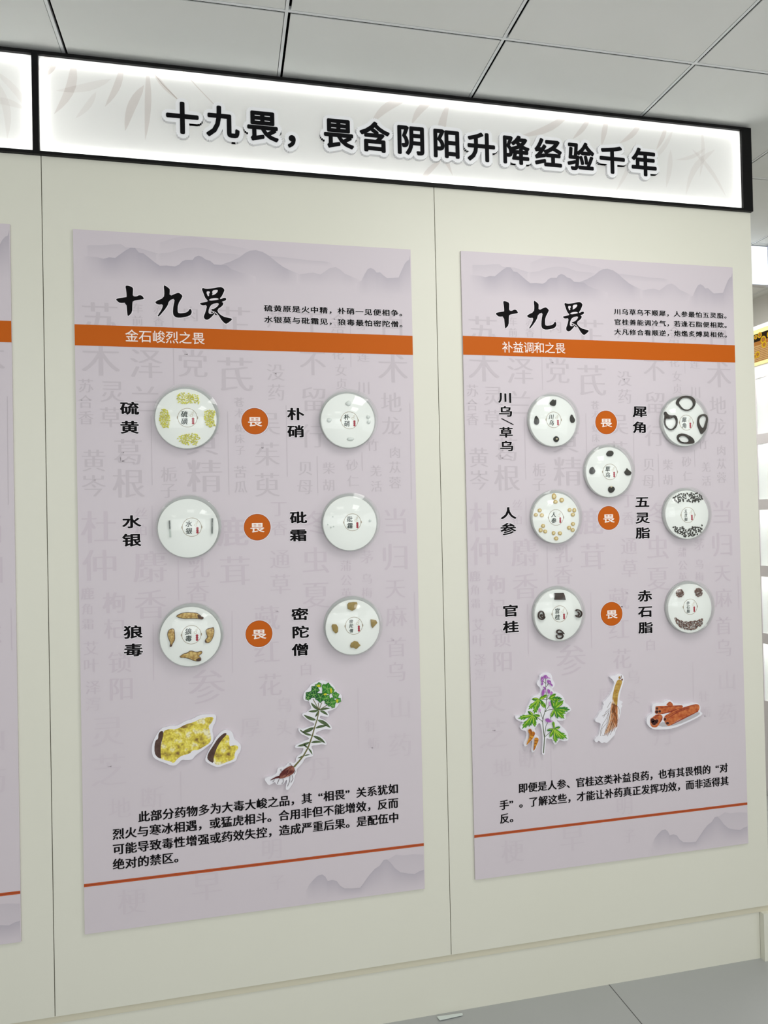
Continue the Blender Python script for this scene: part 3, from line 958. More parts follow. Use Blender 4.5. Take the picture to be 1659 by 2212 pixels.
dish('clear dish with four rounded black roots, set between two rows and overlapping none', 1253.8, 1375, 954.4, 1080, (1317.7, 1019.3), '草乌', S5)
dish('clear dish with six trios of small round yellow slices', 1139.5, 1261, 1052.6, 1179.8, (1201, 1117.8), '人参', S5)
dish('clear dish with two curved bands of small black pellets', 1424.6, 1540, 1047.8, 1170.9, (1486, 1112.4), '五灵脂', (.0, -.045))
dish('clear dish with three brown bark curls and a bark plate', 1144, 1267, 1259.9, 1391, (1209, 1325.9), '官桂', S5)
dish('clear dish of red-brown granules laid like two eyes and a smile', 1430.6, 1546.6, 1248.8, 1373.8, (1491, 1310.6), '赤石脂', (.0, -.045))

# ------------------------------------------------------------------ specimens in the dishes
D1, D2, D3, D4, D5, D6 = (zm(240, 820, .21097, YI), zm(590, 820, .18083, YI), zm(240, 1050, .21097, YI), zm(590, 1040, .18083, YI), zm(240, 1280, .217, YI), zm(590, 1270, .18083, YI))
R1, R2, R4, R5, R6, R7 = (zm(1060, 830, .18083, YI), zm(1350, 830, .15069, YI), zm(1060, 1040, .1748, YI), zm(1350, 1030, .15069, YI), zm(1060, 1240, .18083, YI), zm(1350, 1230, .15069, YI))
YS = YI - .0004
def inside(p, l):
    c = False
    for i in range(len(l)):
        a, b = l[i], l[i - 1]
        if (a[1] > p[1]) != (b[1] > p[1]) and p[0] < (b[0] - a[0]) * (p[1] - a[1]) / (b[1] - a[1]) + a[0]:
            c = not c
    return c
def scatter(loop, n, dmin, tries=6000):
    xs_, ys_ = [p[0] for p in loop], [p[1] for p in loop]
    o = []
    for _ in range(tries):
        p = (random.uniform(min(xs_), max(xs_)), random.uniform(min(ys_), max(ys_)))
        if inside(p, loop) and all((p[0] - q[0]) ** 2 + (p[1] - q[1]) ** 2 > dmin ** 2 for q in o):
            o.append(p)
            if len(o) == n:
                break
    return o
def blob(ms, x, z, y, rx, rz, rot, h, mi=0, n=6):
    l = []
    for i in range(n):
        a = 2 * math.pi * i / n
        k = random.uniform(.8, 1.15)
        u, v = rx * math.cos(a) * k, rz * math.sin(a) * k
        l.append((x + u * math.cos(rot) - v * math.sin(rot), z + u * math.sin(rot) + v * math.cos(rot)))
    ms.dome(l, y, h, mi, steps=((1, 0), (.8, .7)))
m_sul = mat('sulphur_yellow', (242, 238, 84), .6, .15)
m_sul2 = mat('sulphur_pale', (222, 214, 70), .6, .15)
for nm, loop in (('at the top of its dish', [(665, 190), (700, 135), (780, 140), (850, 150), (895, 165), (900, 245), (840, 240), (770, 250), (690, 235)]),
                 ('by the left rim of its dish', [(520, 300), (570, 305), (600, 370), (600, 420), (585, 490), (520, 490), (490, 400)]),
                 ('by the right rim of its dish', [(960, 330), (1010, 312), (1065, 320), (1050, 400), (1065, 470), (1015, 485), (975, 470), (955, 390)]),
                 ('at the bottom of its dish', [(670, 600), (720, 575), (790, 560), (860, 548), (915, 590), (870, 668), (770, 668), (700, 635)])):
    ms = Mesh()
    for p in scatter(loop, 72, 12):
        x, z = D1(p)
        blob(ms, x, z, YS, random.uniform(.0018, .0034), random.uniform(.0015, .0022), random.uniform(0, 3), .003, random.random() < .35)
    o = ms.build('sulphur_grains', [m_sul, m_sul2])
    tag(o, 'heap of yellow sulphur grains ' + nm, 'mineral grains', 'sulphur heaps', 'stuff')

m_crys = mat('clear_crystal', (226, 231, 227), .12, .6)
for nm, cx, cy, a, b in (('at the top of its dish', 898, 285, 36, 32), ('by the left rim of its dish', 670, 485, 34, 28), ('upper one of the pair by the right rim', 1135, 447, 24, 24),
                         ('lower one of the pair by the right rim', 1142, 504, 24, 26), ('at the bottom of its dish', 925, 710, 44, 26)):
    l = [(cx + a * random.uniform(.8, 1.1) * math.cos(q * math.pi / 4), cy + b * random.uniform(.8, 1.1) * math.sin(q * math.pi / 4)) for q in range(8)]
    o = Mesh().dome([D2(p) for p in l], YS, .004, steps=((1, 0), (.9, .6), (.55, .95)), jit=.2).build('colourless_crystal', m_crys)
    tag(o, 'colourless crystal lump ' + nm, 'crystal', 'colourless crystals')

m_merc = mat('mercury', (120, 124, 126), .15, .5, metal=.9)
m_vial = mat_clear('vial_glass', milk=.08, tint=(.93, .95, .94))
for nm, a, b, f0, f1 in (('by the left rim, half filled', (598, 350), (608, 525), .03, .52), ('by the right rim, filled to the end', (1037, 328), (1034, 494), .02, .93)):
    pa, pb = D3(a), D3(b)
    t = thing('mercury_vial', 'thin glass vial of silvery liquid ' + nm, 'vial', (pb[0], YS, pb[1]), 'mercury vials')
    def tube(r, q0, q1, name, m):
        ms = Mesh()
        P = [(pa[0] + (pb[0] - pa[0]) * q, pa[1] + (pb[1] - pa[1]) * q) for q in (q0, q1)]
        n = 12
        vs = [(p[0] + r * math.cos(2 * math.pi * i / n), YS - .0028 + r * math.sin(2 * math.pi * i / n), p[1]) for p in P for i in range(n)]
        ms.add(vs, [(i, (i + 1) % n, n + (i + 1) % n, n + i) for i in range(n)] + [tuple(range(n - 1, -1, -1)), tuple(range(n, 2 * n))], 0, True)
        return ms.build(name, m, t)
    tube(.0027, 0, 1, 'glass_tube', m_vial)
    tube(.0017, f0, f1, 'mercury_column', m_merc)

m_ars = mat('pale_crumb', (214, 220, 216), .4, .4)
for nm, cx, cy, a in (('by the right rim', 1155, 470, 18), ('nearest the upper left rim', 715, 420, 9), ('just under the middle, left of the label', 725, 537, 10), ('lowest of the three by the left rim', 690, 548, 11), ('nearest the left rim', 655, 515, 10)):
    l = [(cx + a * random.uniform(.7, 1.1) * math.cos(q * math.pi / 3), cy + a * random.uniform(.7, 1.1) * math.sin(q * math.pi / 3)) for q in range(6)]
    o = Mesh().dome([D4(p) for p in l], YS, .002).build('pale_crumb', m_ars)
    tag(o, 'tiny pale crumb ' + nm + ' of the nearly empty dish', 'mineral crumb', 'pale crumbs')

m_flesh = mat('root_flesh', (224, 194, 118), .6, .15, noise=(160, (176, 132, 62), .38))
m_rind = mat('root_rind', (92, 52, 24), .6, .25, noise=(120, (62, 32, 14), .3))
lang = [('long spindle-shaped slice at the top', [(645, 232), (690, 205), (760, 193), (840, 198), (870, 210), (900, 235), (925, 245), (915, 268), (870, 262), (800, 260), (720, 263), (660, 246)], [(858, 214), (900, 235), (925, 245), (913, 268), (868, 261), (855, 240)]),
        ('drop-shaped slice by the left rim', [(558, 405), (580, 362), (630, 355), (636, 420), (638, 470), (612, 512), (604, 538), (582, 538), (590, 500), (568, 455)], [(588, 510), (610, 512), (604, 538), (582, 538)]),
        ('ear-shaped slice by the right rim', [(943, 362), (1015, 345), (1020, 342), (1030, 390), (1015, 452), (982, 500), (940, 502), (930, 475), (960, 445), (945, 400)], [(930, 475), (948, 468), (955, 490), (940, 502)]),
        ('knobbly branched slice at the bottom', [(670, 645), (720, 605), (755, 600), (790, 573), (850, 592), (905, 577), (908, 605), (870, 630), (898, 650), (895, 682), (835, 684), (760, 652)], [(845, 648), (898, 650), (895, 683), (840, 676)])]
for nm, l, e in lang:
    t = thing('root_slice', 'wrinkled yellow root ' + nm + ' of its dish', 'root slice', (D5(l[0])[0], YS, D5(l[0])[1]), 'brown edged root slices')
    P = [D5(p) for p in l]
    Mesh().dome(smooth_loop(P), YS, .003, steps=((1, 0), (1.0, .8))).build('rind', m_rind, t)
    Mesh().dome(smooth_loop(grow(P, -.0013)), YS - .0026, .0028, jit=.35).build('flesh', m_flesh, t)
    Mesh().dome(smooth_loop([D5(p) for p in e]), YS - .003, .003, jit=.2).build('dark_tip', m_rind, t)

m_ochre = mat('ochre_stone', (172, 146, 76), .7, .2, noise=(130, (150, 124, 58), .3))
for nm, l in (('six-sided chip at the top', [(885, 200), (900, 175), (960, 168), (1000, 170), (1006, 195), (990, 245), (942, 273), (890, 250)]), ('wedge-shaped chip by the right rim', [(1162, 375), (1225, 382), (1243, 415), (1212, 450), (1185, 478), (1170, 450)]),
              ('ear-shaped chip by the left rim', [(697, 455), (710, 433), (755, 435), (775, 470), (773, 525), (745, 543), (712, 510)]), ('fan-shaped chip at the bottom', [(918, 690), (930, 658), (970, 632), (1010, 642), (1022, 660), (1042, 685), (990, 730), (960, 712), (925, 712)])):
    o = Mesh().dome([D6(p) for p in l], YS, .0042, steps=((1, 0), (.99, .75), (.9, .96))).build('ochre_stone', m_ochre)
    tag(o, 'flat ochre stone, ' + nm + ' of its dish', 'stone', 'ochre stones')

m_dark = mat('dark_root', (40, 35, 22), .6, .12, noise=(140, (20, 18, 13), .3))
m_dark2 = mat('black_root', (24, 21, 17), .5, .15, noise=(140, (42, 36, 24), .36))
m_pale = mat('pale_scar', (214, 202, 168), .7, .2)
for dn, mm, lst in (('the dish beside the five-character column', m_dark, [
        ('broad two-horned root at the top', [(697, 230), (720, 200), (742, 178), (760, 195), (780, 180), (779, 240), (762, 263), (720, 255)]), ('drop-shaped root by the left rim', [(537, 372), (560, 395), (580, 440), (570, 478), (540, 487), (515, 465), (520, 410)]),
        ('drop-shaped root by the right rim', [(963, 353), (985, 390), (1008, 435), (985, 467), (950, 455), (941, 400)]), ('small root with pale centre at the bottom', [(742, 660), (755, 630), (785, 617), (818, 650), (802, 688), (770, 695)])]),
                    ('the dish between the two rows', m_dark2, [
        ('flat oval root at the top', [(1373, 838), (1395, 800), (1430, 790), (1465, 808), (1462, 840), (1440, 863), (1395, 862)]), ('round root with one nub, by the left rim', [(1173, 1038), (1185, 1000), (1217, 983), (1228, 1003), (1250, 1040), (1232, 1070), (1205, 1079), (1180, 1066)]),
        ('root with a tall spike by the right rim', [(1588, 1050), (1610, 1030), (1622, 997), (1640, 1025), (1668, 1040), (1680, 1065), (1660, 1090), (1615, 1090)]), ('lump with a pale spot at the bottom', [(1397, 1250), (1415, 1222), (1460, 1220), (1482, 1245), (1470, 1280), (1435, 1303), (1405, 1285)])])):
    for nm, l in lst:
        P = smooth_loop([R1(p) for p in l])
        t = thing('dark_root', nm + ' of ' + dn, 'root', (P[0][0], YS, P[0][1]), 'dark roots in ' + dn)
        Mesh().dome(P, YS, .006, jit=.15).build('root_body', mm, t)
        if 'pale' in nm:
            q = (779, 656) if 'centre' in nm else (1430, 1226)
            Mesh().dome([R1((q[0] + 13 * math.cos(a), q[1] + 10 * math.sin(a))) for a in [k * .7 for k in range(9)]], YS - .0052, .0012).build('pale_scar', m_pale, t)

m_horn = mat('dark_horn', (28, 22, 17), .5, .12, noise=(90, (50, 34, 20), .36))
for nm, l, h in (('wide ring at the top', [(720, 280), (740, 220), (800, 175), (870, 165), (950, 180), (1000, 235), (998, 300), (950, 365), (880, 388), (810, 365), (760, 310)], [(755, 270), (790, 215), (860, 188), (930, 205), (972, 260), (967, 320), (900, 372), (830, 360), (790, 320)]),
                 ('jagged crested ring by the left rim', [(552, 405), (575, 392), (600, 432), (640, 450), (720, 445), (748, 520), (735, 610), (670, 667), (610, 650), (560, 590), (550, 520), (567, 465)], [(572, 500), (600, 492), (640, 500), (690, 470), (722, 500), (727, 570), (690, 630), (640, 650), (590, 615), (566, 560)]),
                 ('tall ring with a pointed foot by the right rim', [(1030, 520), (1045, 460), (1100, 425), (1160, 440), (1180, 500), (1165, 580), (1150, 650), (1110, 700), (1085, 722), (1060, 660), (1030, 590)], [(1047, 530), (1062, 480), (1110, 450), (1150, 462), (1163, 500), (1143, 560), (1125, 620), (1095, 632), (1065, 590)]),
                 ('low ring with a thick wedge end, at the bottom', [(735, 745), (780, 705), (860, 715), (940, 755), (980, 800), (985, 850), (900, 858), (800, 850), (750, 810)], [(750, 770), (800, 740), (860, 745), (910, 785), (910, 825), (850, 838), (790, 825)])):
    ms = Mesh()
    ms.poly([smooth_loop([R2(p) for p in l]), smooth_loop([R2(p) for p in h])], YS - .005, YS)
    o = ms.build('horn_ring', m_horn)
    tag(o, 'dark horn slice, ' + nm + ' of its dish', 'horn slice', 'horn slices')

m_gin = mat('ginseng_slice', (222, 196, 130), .6, .25, noise=(200, (200, 166, 92), .35))
m_ginc = mat('ginseng_core', (238, 222, 172), .6, .25)
gs = [('top trio, its largest and topmost slice', 780, 185, 28, 38), ('top trio, its lowest slice', 797, 252, 27, 25), ('top trio, its darkest slice on the right', 875, 230, 28, 30),
      ('upper left trio, its topmost slice', 603, 357, 25, 25), ('upper left trio, its slice nearest the rim', 555, 413, 25, 22), ('upper left trio, its slice nearest the label', 630, 417, 24, 25),
      ('upper right trio, its slice nearest the label', 972, 352, 24, 25), ('upper right trio, its palest slice near the rim', 1030, 355, 24, 28), ('upper right trio, its lowest slice', 1014, 410, 25, 23),
      ('lower left trio, its topmost slice', 645, 550, 24, 25), ('lower left trio, its slice nearest the rim', 615, 603, 25, 28), ('lower left trio, its palest slice', 670, 617, 24, 25),
      ('lower right trio, its topmost slice', 1014, 525, 24, 24), ('lower right trio, its slice nearest the label', 966, 572, 23, 26), ('lower right trio, its lowest slice', 1010, 600, 25, 25),
      ('bottom trio, its upper left slice', 775, 637, 22, 26), ('bottom trio, its upper right slice', 853, 640, 26, 25), ('bottom trio, its lowest slice', 807, 705, 26, 26)]
for nm, cx, cy, a, b in gs:
    l = [(cx + a * random.uniform(.9, 1.05) * math.cos(q * math.pi / 5), cy + b * random.uniform(.9, 1.05) * math.sin(q * math.pi / 5)) for q in range(10)]
    P = [R4(p) for p in l]
    t = thing('ginseng_slice', 'round yellow root slice in the ' + nm, 'root slice', (P[0][0], YS, P[0][1]), 'ginseng slices')
    Mesh().dome(P, YS, .0025, steps=((1, 0), (1, .8), (.9, 1))).build('slice_rim', m_gin, t)
    Mesh().dome([R4((cx + (p[0] - cx) * .55, cy + (p[1] - cy) * .55)) for p in l], YS - .0024, .0004).build('slice_core', m_ginc, t)

m_pel = mat('black_pellet', (26, 22, 14), .6, .12, noise=(200, (46, 40, 22), .4))
for nm, loop in (('upper', [(690, 300), (720, 260), (800, 228), (880, 240), (950, 220), (1040, 225), (1080, 250), (1110, 300), (1095, 360), (1030, 355), (960, 362), (850, 340), (800, 360), (735, 372)]),
                 ('lower', [(680, 725), (705, 692), (770, 735), (830, 715), (900, 760), (980, 712), (1040, 715), (1105, 690), (1100, 780), (1060, 815), (1000, 835), (930, 858), (860, 858), (800, 830), (735, 800)])):
    for p in scatter(loop, 62, 18):
        x, z = R5(p)
        ms = Mesh()
        blob(ms, x, z, YS, .0038, .0022, random.uniform(0, 3.14), .003, 0, 8)
        o = ms.build('black_pellet', m_pel)
        tag(o, 'small black pellet in the ' + nm + ' curved band', 'pellet', 'black pellets of the ' + nm + ' band')

m_bark = mat('cinnamon_bark', (62, 36, 24), .65, .12, noise=(110, (40, 25, 18), .35))
ms = Mesh()
ms.poly([R6(p) for p in [(752, 232), (760, 226), (865, 224), (878, 255), (890, 308), (760, 306)]], YS - .004, YS)
tag(ms.build('bark_plate', m_bark), 'flat oblong plate of brown bark at the top of its dish', 'bark', 'cinnamon bark pieces')
def curl(name, label, strokes, w):
    ms = Mesh()
    for st in strokes:
        P = [R6(p) for p in st]
        for _ in range(2):
            Q = [P[0]]
            for i in range(len(P) - 1):
                a, b = P[i], P[i + 1]
                Q += [(a[0] * .75 + b[0] * .25, a[1] * .75 + b[1] * .25), (a[0] * .25 + b[0] * .75, a[1] * .25 + b[1] * .75)]
            P = Q + [P[-1]]
        ms.ribbon(P, w, YS - .0065, 0, YS)
    tag(ms.build(name, m_bark), label, 'bark', 'cinnamon bark pieces')
curl('bark_curl', 'brown bark curl rolled shut, by the left rim of its dish', [[(612, 492), (598, 480), (588, 498), (606, 522), (634, 505), (622, 455), (600, 438), (572, 455), (561, 495), (572, 528), (602, 542), (632, 528), (640, 505)]], .0032)
curl('bark_curl', 'brown bark curl open like a letter C, by the right rim of its dish', [[(1008, 440), (1022, 424), (1050, 428), (1077, 452), (1080, 480), (1065, 508), (1040, 514), (1018, 505), (1008, 488)], [(1028, 448), (1048, 462), (1050, 482), (1034, 500)]], .0030)
curl('bark_curl', 'brown bark double curl shaped like an eight, at the bottom of its dish', [[(870, 714), (850, 688), (822, 664), (795, 668), (778, 690), (795, 705), (850, 704)], [(782, 726), (779, 748), (795, 768), (828, 770), (855, 752), (856, 728), (840, 712)], [(790, 708), (850, 716)], [(795, 722), (848, 728)]], .0026)

m_red = mat('red_clay', (122, 78, 62), .75, .2, noise=(260, (88, 52, 40), .35))
m_red2 = mat('red_clay_light', (146, 100, 80), .75, .2)
for nm, loop, n in (('upper left round heap', [(787 + 58 * math.cos(a * .52), 340 + 60 * math.sin(a * .52)) for a in range(12)], 75), ('upper right round heap', [(1053 + 58 * math.cos(a * .52), 330 + 62 * math.sin(a * .52)) for a in range(12)], 75),
                    ('long smile-shaped heap below the label', [(705, 700), (725, 690), (770, 722), (850, 745), (950, 745), (1040, 728), (1085, 708), (1120, 708), (1115, 760), (1080, 822), (1020, 850), (975, 868), (910, 868), (840, 858), (790, 828), (740, 780)], 230)):
    ms = Mesh()
    for p in scatter(loop, n, 9, 9000):
        x, z = R7(p)
        blob(ms, x, z, YS, random.uniform(.0013, .0021), random.uniform(.0011, .0018), random.uniform(0, 3), .003, random.random() < .3)
    tag(ms.build('clay_granules', [m_red, m_red2]), nm + ' of red-brown granules', 'mineral grains', 'red clay granule heaps', 'stuff')

# ------------------------------------------------------------------ raised cut-out pictures on the boards
CT = -.010
m_foam = mat('white_foam_card', (232, 230, 236), .5, .3)
PXM = .00128
class Cut:
    def __init__(s, label, ox, oy, sc, outline):
        s.f = zm(ox, oy, sc, CT)
        s.sc = sc
        P = smooth_loop([s.f(p) for p in outline])
        s.t = thing('picture_cutout', label, 'cutout picture', (P[0][0], 0, min(p[1] for p in P)), 'raised cut-out pictures')
        Mesh().poly(P, CT, 0.0).build('card_backing', m_foam, s.t)
        s.k = 0
    def part(s, name, ms, mats):
        return ms.build(name, mats, s.t)
    def y(s):
        s.k += 1
        return CT - .00012 * s.k
    def w(s, px):
        return px * s.sc * PXM
def flat(c, pts, sm=1):
    return smooth_loop([c.f(p) for p in pts], sm)

vor = bpy.data.materials.new('sulphur_crust')
vor.use_nodes = True
nt = vor.node_tree
tcn = nt.nodes.new('ShaderNodeTexCoord')
v1 = nt.nodes.new('ShaderNodeTexVoronoi')
v1.inputs['Scale'].default_value = 190
n1 = nt.nodes.new('ShaderNodeTexNoise')
n1.inputs['Scale'].default_value = 42
n1.inputs['Detail'].default_value = 6
r1 = nt.nodes.new('ShaderNodeValToRGB')
cr = r1.color_ramp
cr.elements[0].position = .33; cr.elements[0].color = (lin(128), lin(96), lin(48), 1)
cr.elements[1].position = .44; cr.elements[1].color = (lin(214), lin(196), lin(70), 1)
e3 = cr.elements.new(.53); e3.color = (lin(236), lin(222), lin(92), 1)
e4 = cr.elements.new(.63); e4.color = (lin(238), lin(232), lin(192), 1)
r2 = nt.nodes.new('ShaderNodeValToRGB')
r2.color_ramp.elements[0].position = .45; r2.color_ramp.elements[0].color = (1, 1, 1, 1)
r2.color_ramp.elements[1].position = .85; r2.color_ramp.elements[1].color = (.74, .66, .48, 1)
mm_ = nt.nodes.new('ShaderNodeMix'); mm_.data_type = 'RGBA'; mm_.blend_type = 'MULTIPLY'; mm_.inputs[0].default_value = 1
nt.links.new(tcn.outputs['Object'], v1.inputs['Vector']); nt.links.new(tcn.outputs['Object'], n1.inputs['Vector'])
nt.links.new(n1.outputs['Fac'], r1.inputs[0]); nt.links.new(v1.outputs['Distance'], r2.inputs[0])
nt.links.new(r1.outputs[0], mm_.inputs[6]); nt.links.new(r2.outputs[0], mm_.inputs[7])
nt.links.new(mm_.outputs[2], nt.nodes['Principled BSDF'].inputs['Base Color'])
m_brown = mat('brown_rock', (92, 70, 64), .6, .25, noise=(60, (74, 52, 42), .35))

c = Cut('large cut-out picture of a yellow sulphur rock with a dark brown end', 300, 1520, .15672,
        [(215, 480), (255, 410), (310, 340), (400, 318), (450, 300), (530, 310), (640, 240), (740, 215), (840, 155), (960, 148), (1040, 150), (1068, 175), (1055, 260), (1025, 300), (1010, 380), (1030, 450), (1025, 530), (960, 580), (880, 640), (780, 710), (740, 770), (660, 780), (590, 770), (540, 830), (490, 855), (430, 850), (370, 820), (280, 790), (200, 745), (178, 670), (180, 570)])
ms = Mesh(); ms.poly(flat(c, [(330, 380), (430, 345), (520, 355), (640, 285), (760, 255), (850, 205), (930, 188), (1038, 183), (1005, 260), (955, 310), (980, 380), (1000, 480), (975, 545), (900, 590), (820, 640), (740, 640), (700, 690), (590, 715), (530, 760), (480, 825), (420, 790), (330, 775), (300, 750), (290, 600), (320, 520)]), c.y())
c.part('sulphur_print', ms, vor)
ms = Mesh(); ms.poly(flat(c, [(265, 490), (270, 410), (310, 372), (338, 385), (332, 470), (300, 560), (300, 700), (310, 765), (250, 735), (215, 680), (215, 560), (235, 500)]), c.y())
c.part('brown_rock_print', ms, m_brown)
c = Cut('small cut-out picture of a yellow sulphur rock, wedge-shaped with a brown side', 300, 1520, .15672,
        [(930, 720), (960, 650), (1010, 560), (1060, 470), (1120, 400), (1180, 360), (1250, 370), (1295, 410), (1310, 490), (1370, 530), (1412, 580), (1400, 660), (1360, 710), (1345, 780), (1300, 805), (1200, 835), (1090, 880), (1010, 850), (930, 805), (912, 770)])
ms = Mesh(); ms.poly(flat(c, [(1130, 480), (1210, 420), (1250, 450), (1245, 590), (1285, 575), (1360, 575), (1372, 620), (1315, 680), (1325, 765), (1220, 800), (1100, 850), (1040, 830), (1020, 740)]), c.y())
c.part('sulphur_print', ms, vor)
ms = Mesh(); ms.poly(flat(c, [(940, 760), (950, 690), (1030, 570), (1080, 490), (1150, 420), (1200, 400), (1212, 425), (1140, 500), (1090, 580), (1060, 650), (1030, 740), (1030, 820), (980, 800)]), c.y())
c.part('brown_rock_print', ms, m_brown)

# green-headed spurge
m_lf = mat('grey_green_leaf', (70, 84, 56), .55, .25, noise=(90, (92, 112, 74), .35))
m_gr = [mat('bract_dark', (32, 92, 40), .55, .25), mat('bract_mid', (48, 122, 40), .55, .25), mat('bract_light', (88, 158, 62), .55, .25), mat('bract_yellow', (196, 196, 40), .55, .25), mat('bract_pale', (128, 170, 96), .55, .25)]
m_stem = mat('stem_olive', (112, 108, 66), .55, .25)
m_rootp = mat('tuber_pink', (166, 110, 92), .55, .25, noise=(70, (96, 40, 36), .36))
m_rootd = mat('tuber_dark', (88, 36, 36), .55, .25)
m_hair = mat('root_hair', (120, 112, 116), .55, .25)
c = Cut('cut-out picture of a green-headed plant with a reddish tuber', 550, 1450, .13261,
        [(1120, 145), (1190, 185), (1260, 205), (1310, 260), (1320, 320), (1390, 360), (1425, 400), (1425, 460), (1380, 520), (1340, 590), (1290, 620), (1230, 640), (1180, 660), (1215, 690), (1215, 735), (1180, 745), (1110, 730), (1070, 720), (1060, 770), (1130, 790), (1200, 840), (1260, 900), (1260, 945), (1220, 950), (1140, 940), (1000, 995), (1000, 1030), (1080, 1060), (1140, 1110), (1180, 1180), (1160, 1205), (1100, 1185), (1020, 1205), (930, 1210), (925, 1240), (955, 1300), (955, 1380), (930, 1390), (860, 1400), (810, 1430), (790, 1480), (740, 1540), (680, 1600), (690, 1650), (655, 1700), (640, 1800), (590, 1880), (550, 1935), (510, 1930), (505, 1880), (530, 1790), (520, 1760), (480, 1830), (420, 1850), (360, 1850), (330, 1800), (290, 1830), (230, 1860), (200, 1820), (160, 1770), (180, 1735), (260, 1720), (340, 1680), (370, 1640), (370, 1590), (430, 1560), (480, 1570), (530, 1510), (570, 1480), (640, 1500), (680, 1470), (670, 1430), (700, 1380), (760, 1350), (790, 1290), (800, 1250), (720, 1250), (660, 1250), (655, 1215), (720, 1180), (830, 1130), (890, 1110), (880, 1080), (800, 1040), (750, 1020), (705, 950), (720, 930), (790, 940), (880, 910), (960, 890), (980, 850), (880, 810), (770, 720), (780, 690), (850, 670), (880, 640), (930, 600), (890, 510), (890, 490), (810, 480), (790, 440), (805, 340), (870, 290), (920, 210), (1000, 180), (1060, 150)])
ms = Mesh()
y = c.y()
for b0, t0, w in (((1003, 797), (800, 710), 55), ((1020, 790), (1240, 925), 60), ((970, 915), (765, 995), 62), ((985, 930), (1180, 885), 45), ((790, 992), (738, 948), 22), ((940, 1045), (770, 985), 35), ((950, 1052), (1155, 1175), 52), ((905, 1150), (690, 1222), 45), ((915, 1162), (1100, 1155), 42), ((870, 1245), (800, 1190), 30), ((870, 1250), (942, 1362), 28), ((790, 1375), (698, 1418), 22), ((800, 1382), (905, 1358), 20),
                  ((1050, 630), (915, 508), 48), ((1050, 632), (872, 652), 42), ((1055, 630), (1232, 606), 40), ((1060, 640), (1197, 717), 42), ((1045, 640), (983, 748), 36)):
    ms.poly(lens(c.f(b0), c.f(t0), c.w(w), .05), y)
c.part('leaves', ms, m_lf)
ms = Mesh(); y = c.y()
ms.ribbon([c.f(p) for p in [(1050, 640), (1020, 780), (975, 920), (940, 1050), (905, 1150), (870, 1245), (800, 1370), (720, 1470), (640, 1560)]], [c.w(q) for q in (16, 18, 20, 22, 24, 24, 26, 28, 32)], y)
for t0 in ((950, 450), (1035, 510), (1095, 510), (1190, 545)):
    ms.ribbon([c.f((1050, 630)), c.f(t0)], c.w(12), y)
c.part('stem', ms, m_stem)
ms = Mesh()
for (cx, cy, r, k) in ((1050, 222, 45, 1), (1130, 240, 38, 1), (985, 300, 72, 0), (890, 390, 66, 0), (870, 430, 45, 0), (960, 385, 55, 0), (1255, 320, 50, 1), (1180, 285, 95, 1), (1070, 425, 82, 0), (1320, 392, 58, 1), (1170, 440, 66, 1), (1365, 470, 45, 1), (1255, 505, 78, 1), (1275, 560, 40, 1), (1190, 500, 50, 0), (1010, 230, 30, 1)):
    y = c.y()
    n = 5
    ph = random.uniform(0, 2)
    l = []
    for i in range(2 * n):
        a = ph + math.pi * i / n
        q = r * (1.12 if i % 2 == 0 else .82)
        l.append((cx + q * math.cos(a), cy + q * math.sin(a)))
    ms.poly([c.f(p) for p in l], y, mi=k)
    for i in range(n):
        a = ph + 2 * math.pi * i / n
        if i % 2 == 0:
            ms.poly(lens(c.f((cx + r * .15 * math.cos(a), cy + r * .15 * math.sin(a))), c.f((cx + r * .95 * math.cos(a), cy + r * .95 * math.sin(a))), c.w(r * .5)), y - .00004, mi=min(k + 1, 2))
        ms.ribbon([c.f((cx, cy)), c.f((cx + r * .9 * math.cos(a), cy + r * .9 * math.sin(a)))], c.w(7), y - .00006, mi=4)
    ms.poly([c.f((cx + 14 * math.cos(a * 1.05), cy + 14 * math.sin(a * 1.05))) for a in range(6)], y - .00008, mi=4)
y = c.y()
for (cx, cy, a, b) in ((1040, 235, 36, 22), (1245, 312, 22, 48), (1148, 372, 34, 20), (1342, 480, 22, 36)):
    ms.poly([c.f((cx + a * math.cos(q * .63) * random.uniform(.7, 1), cy + b * math.sin(q * .63) * random.uniform(.7, 1))) for q in range(10)], y, mi=3)
c.part('flower_head', ms, m_gr)
ms = Mesh(); y = c.y()
ms.poly(flat(c, [(640, 1560), (655, 1600), (640, 1650), (590, 1690), (520, 1720), (440, 1745), (390, 1745), (400, 1690), (440, 1630), (500, 1575), (580, 1535), (615, 1535)]), y)
ms.poly(flat(c, [(410, 1690), (400, 1735), (330, 1745), (230, 1785), (320, 1725)]), y, mi=1)
for l in ([(600, 1560), (520, 1630), (440, 1700)], [(630, 1600), (560, 1660), (470, 1730)], [(560, 1560), (480, 1610), (420, 1690)], [(520, 1590), (540, 1640), (500, 1690)]):
    ms.ribbon([c.f(p) for p in l], [c.w(4), c.w(18), c.w(6)], y - .0001, mi=1)
for l in ([(610, 1690), (625, 1750), (590, 1810)], [(575, 1700), (570, 1790), (535, 1870)], [(460, 1745), (470, 1800), (440, 1830)], [(400, 1750), (380, 1800), (370, 1830)], [(440, 1630), (420, 1600), (440, 1590)], [(600, 1535), (580, 1500), (560, 1510)], [(320, 1750), (310, 1790), (290, 1800)], [(650, 1600), (660, 1630), (640, 1670)]):
    ms.ribbon([c.f(p) for p in l], c.w(9), y - .00005, mi=2)
c.part('tuber', ms, [m_rootp, m_rootd, m_hair])

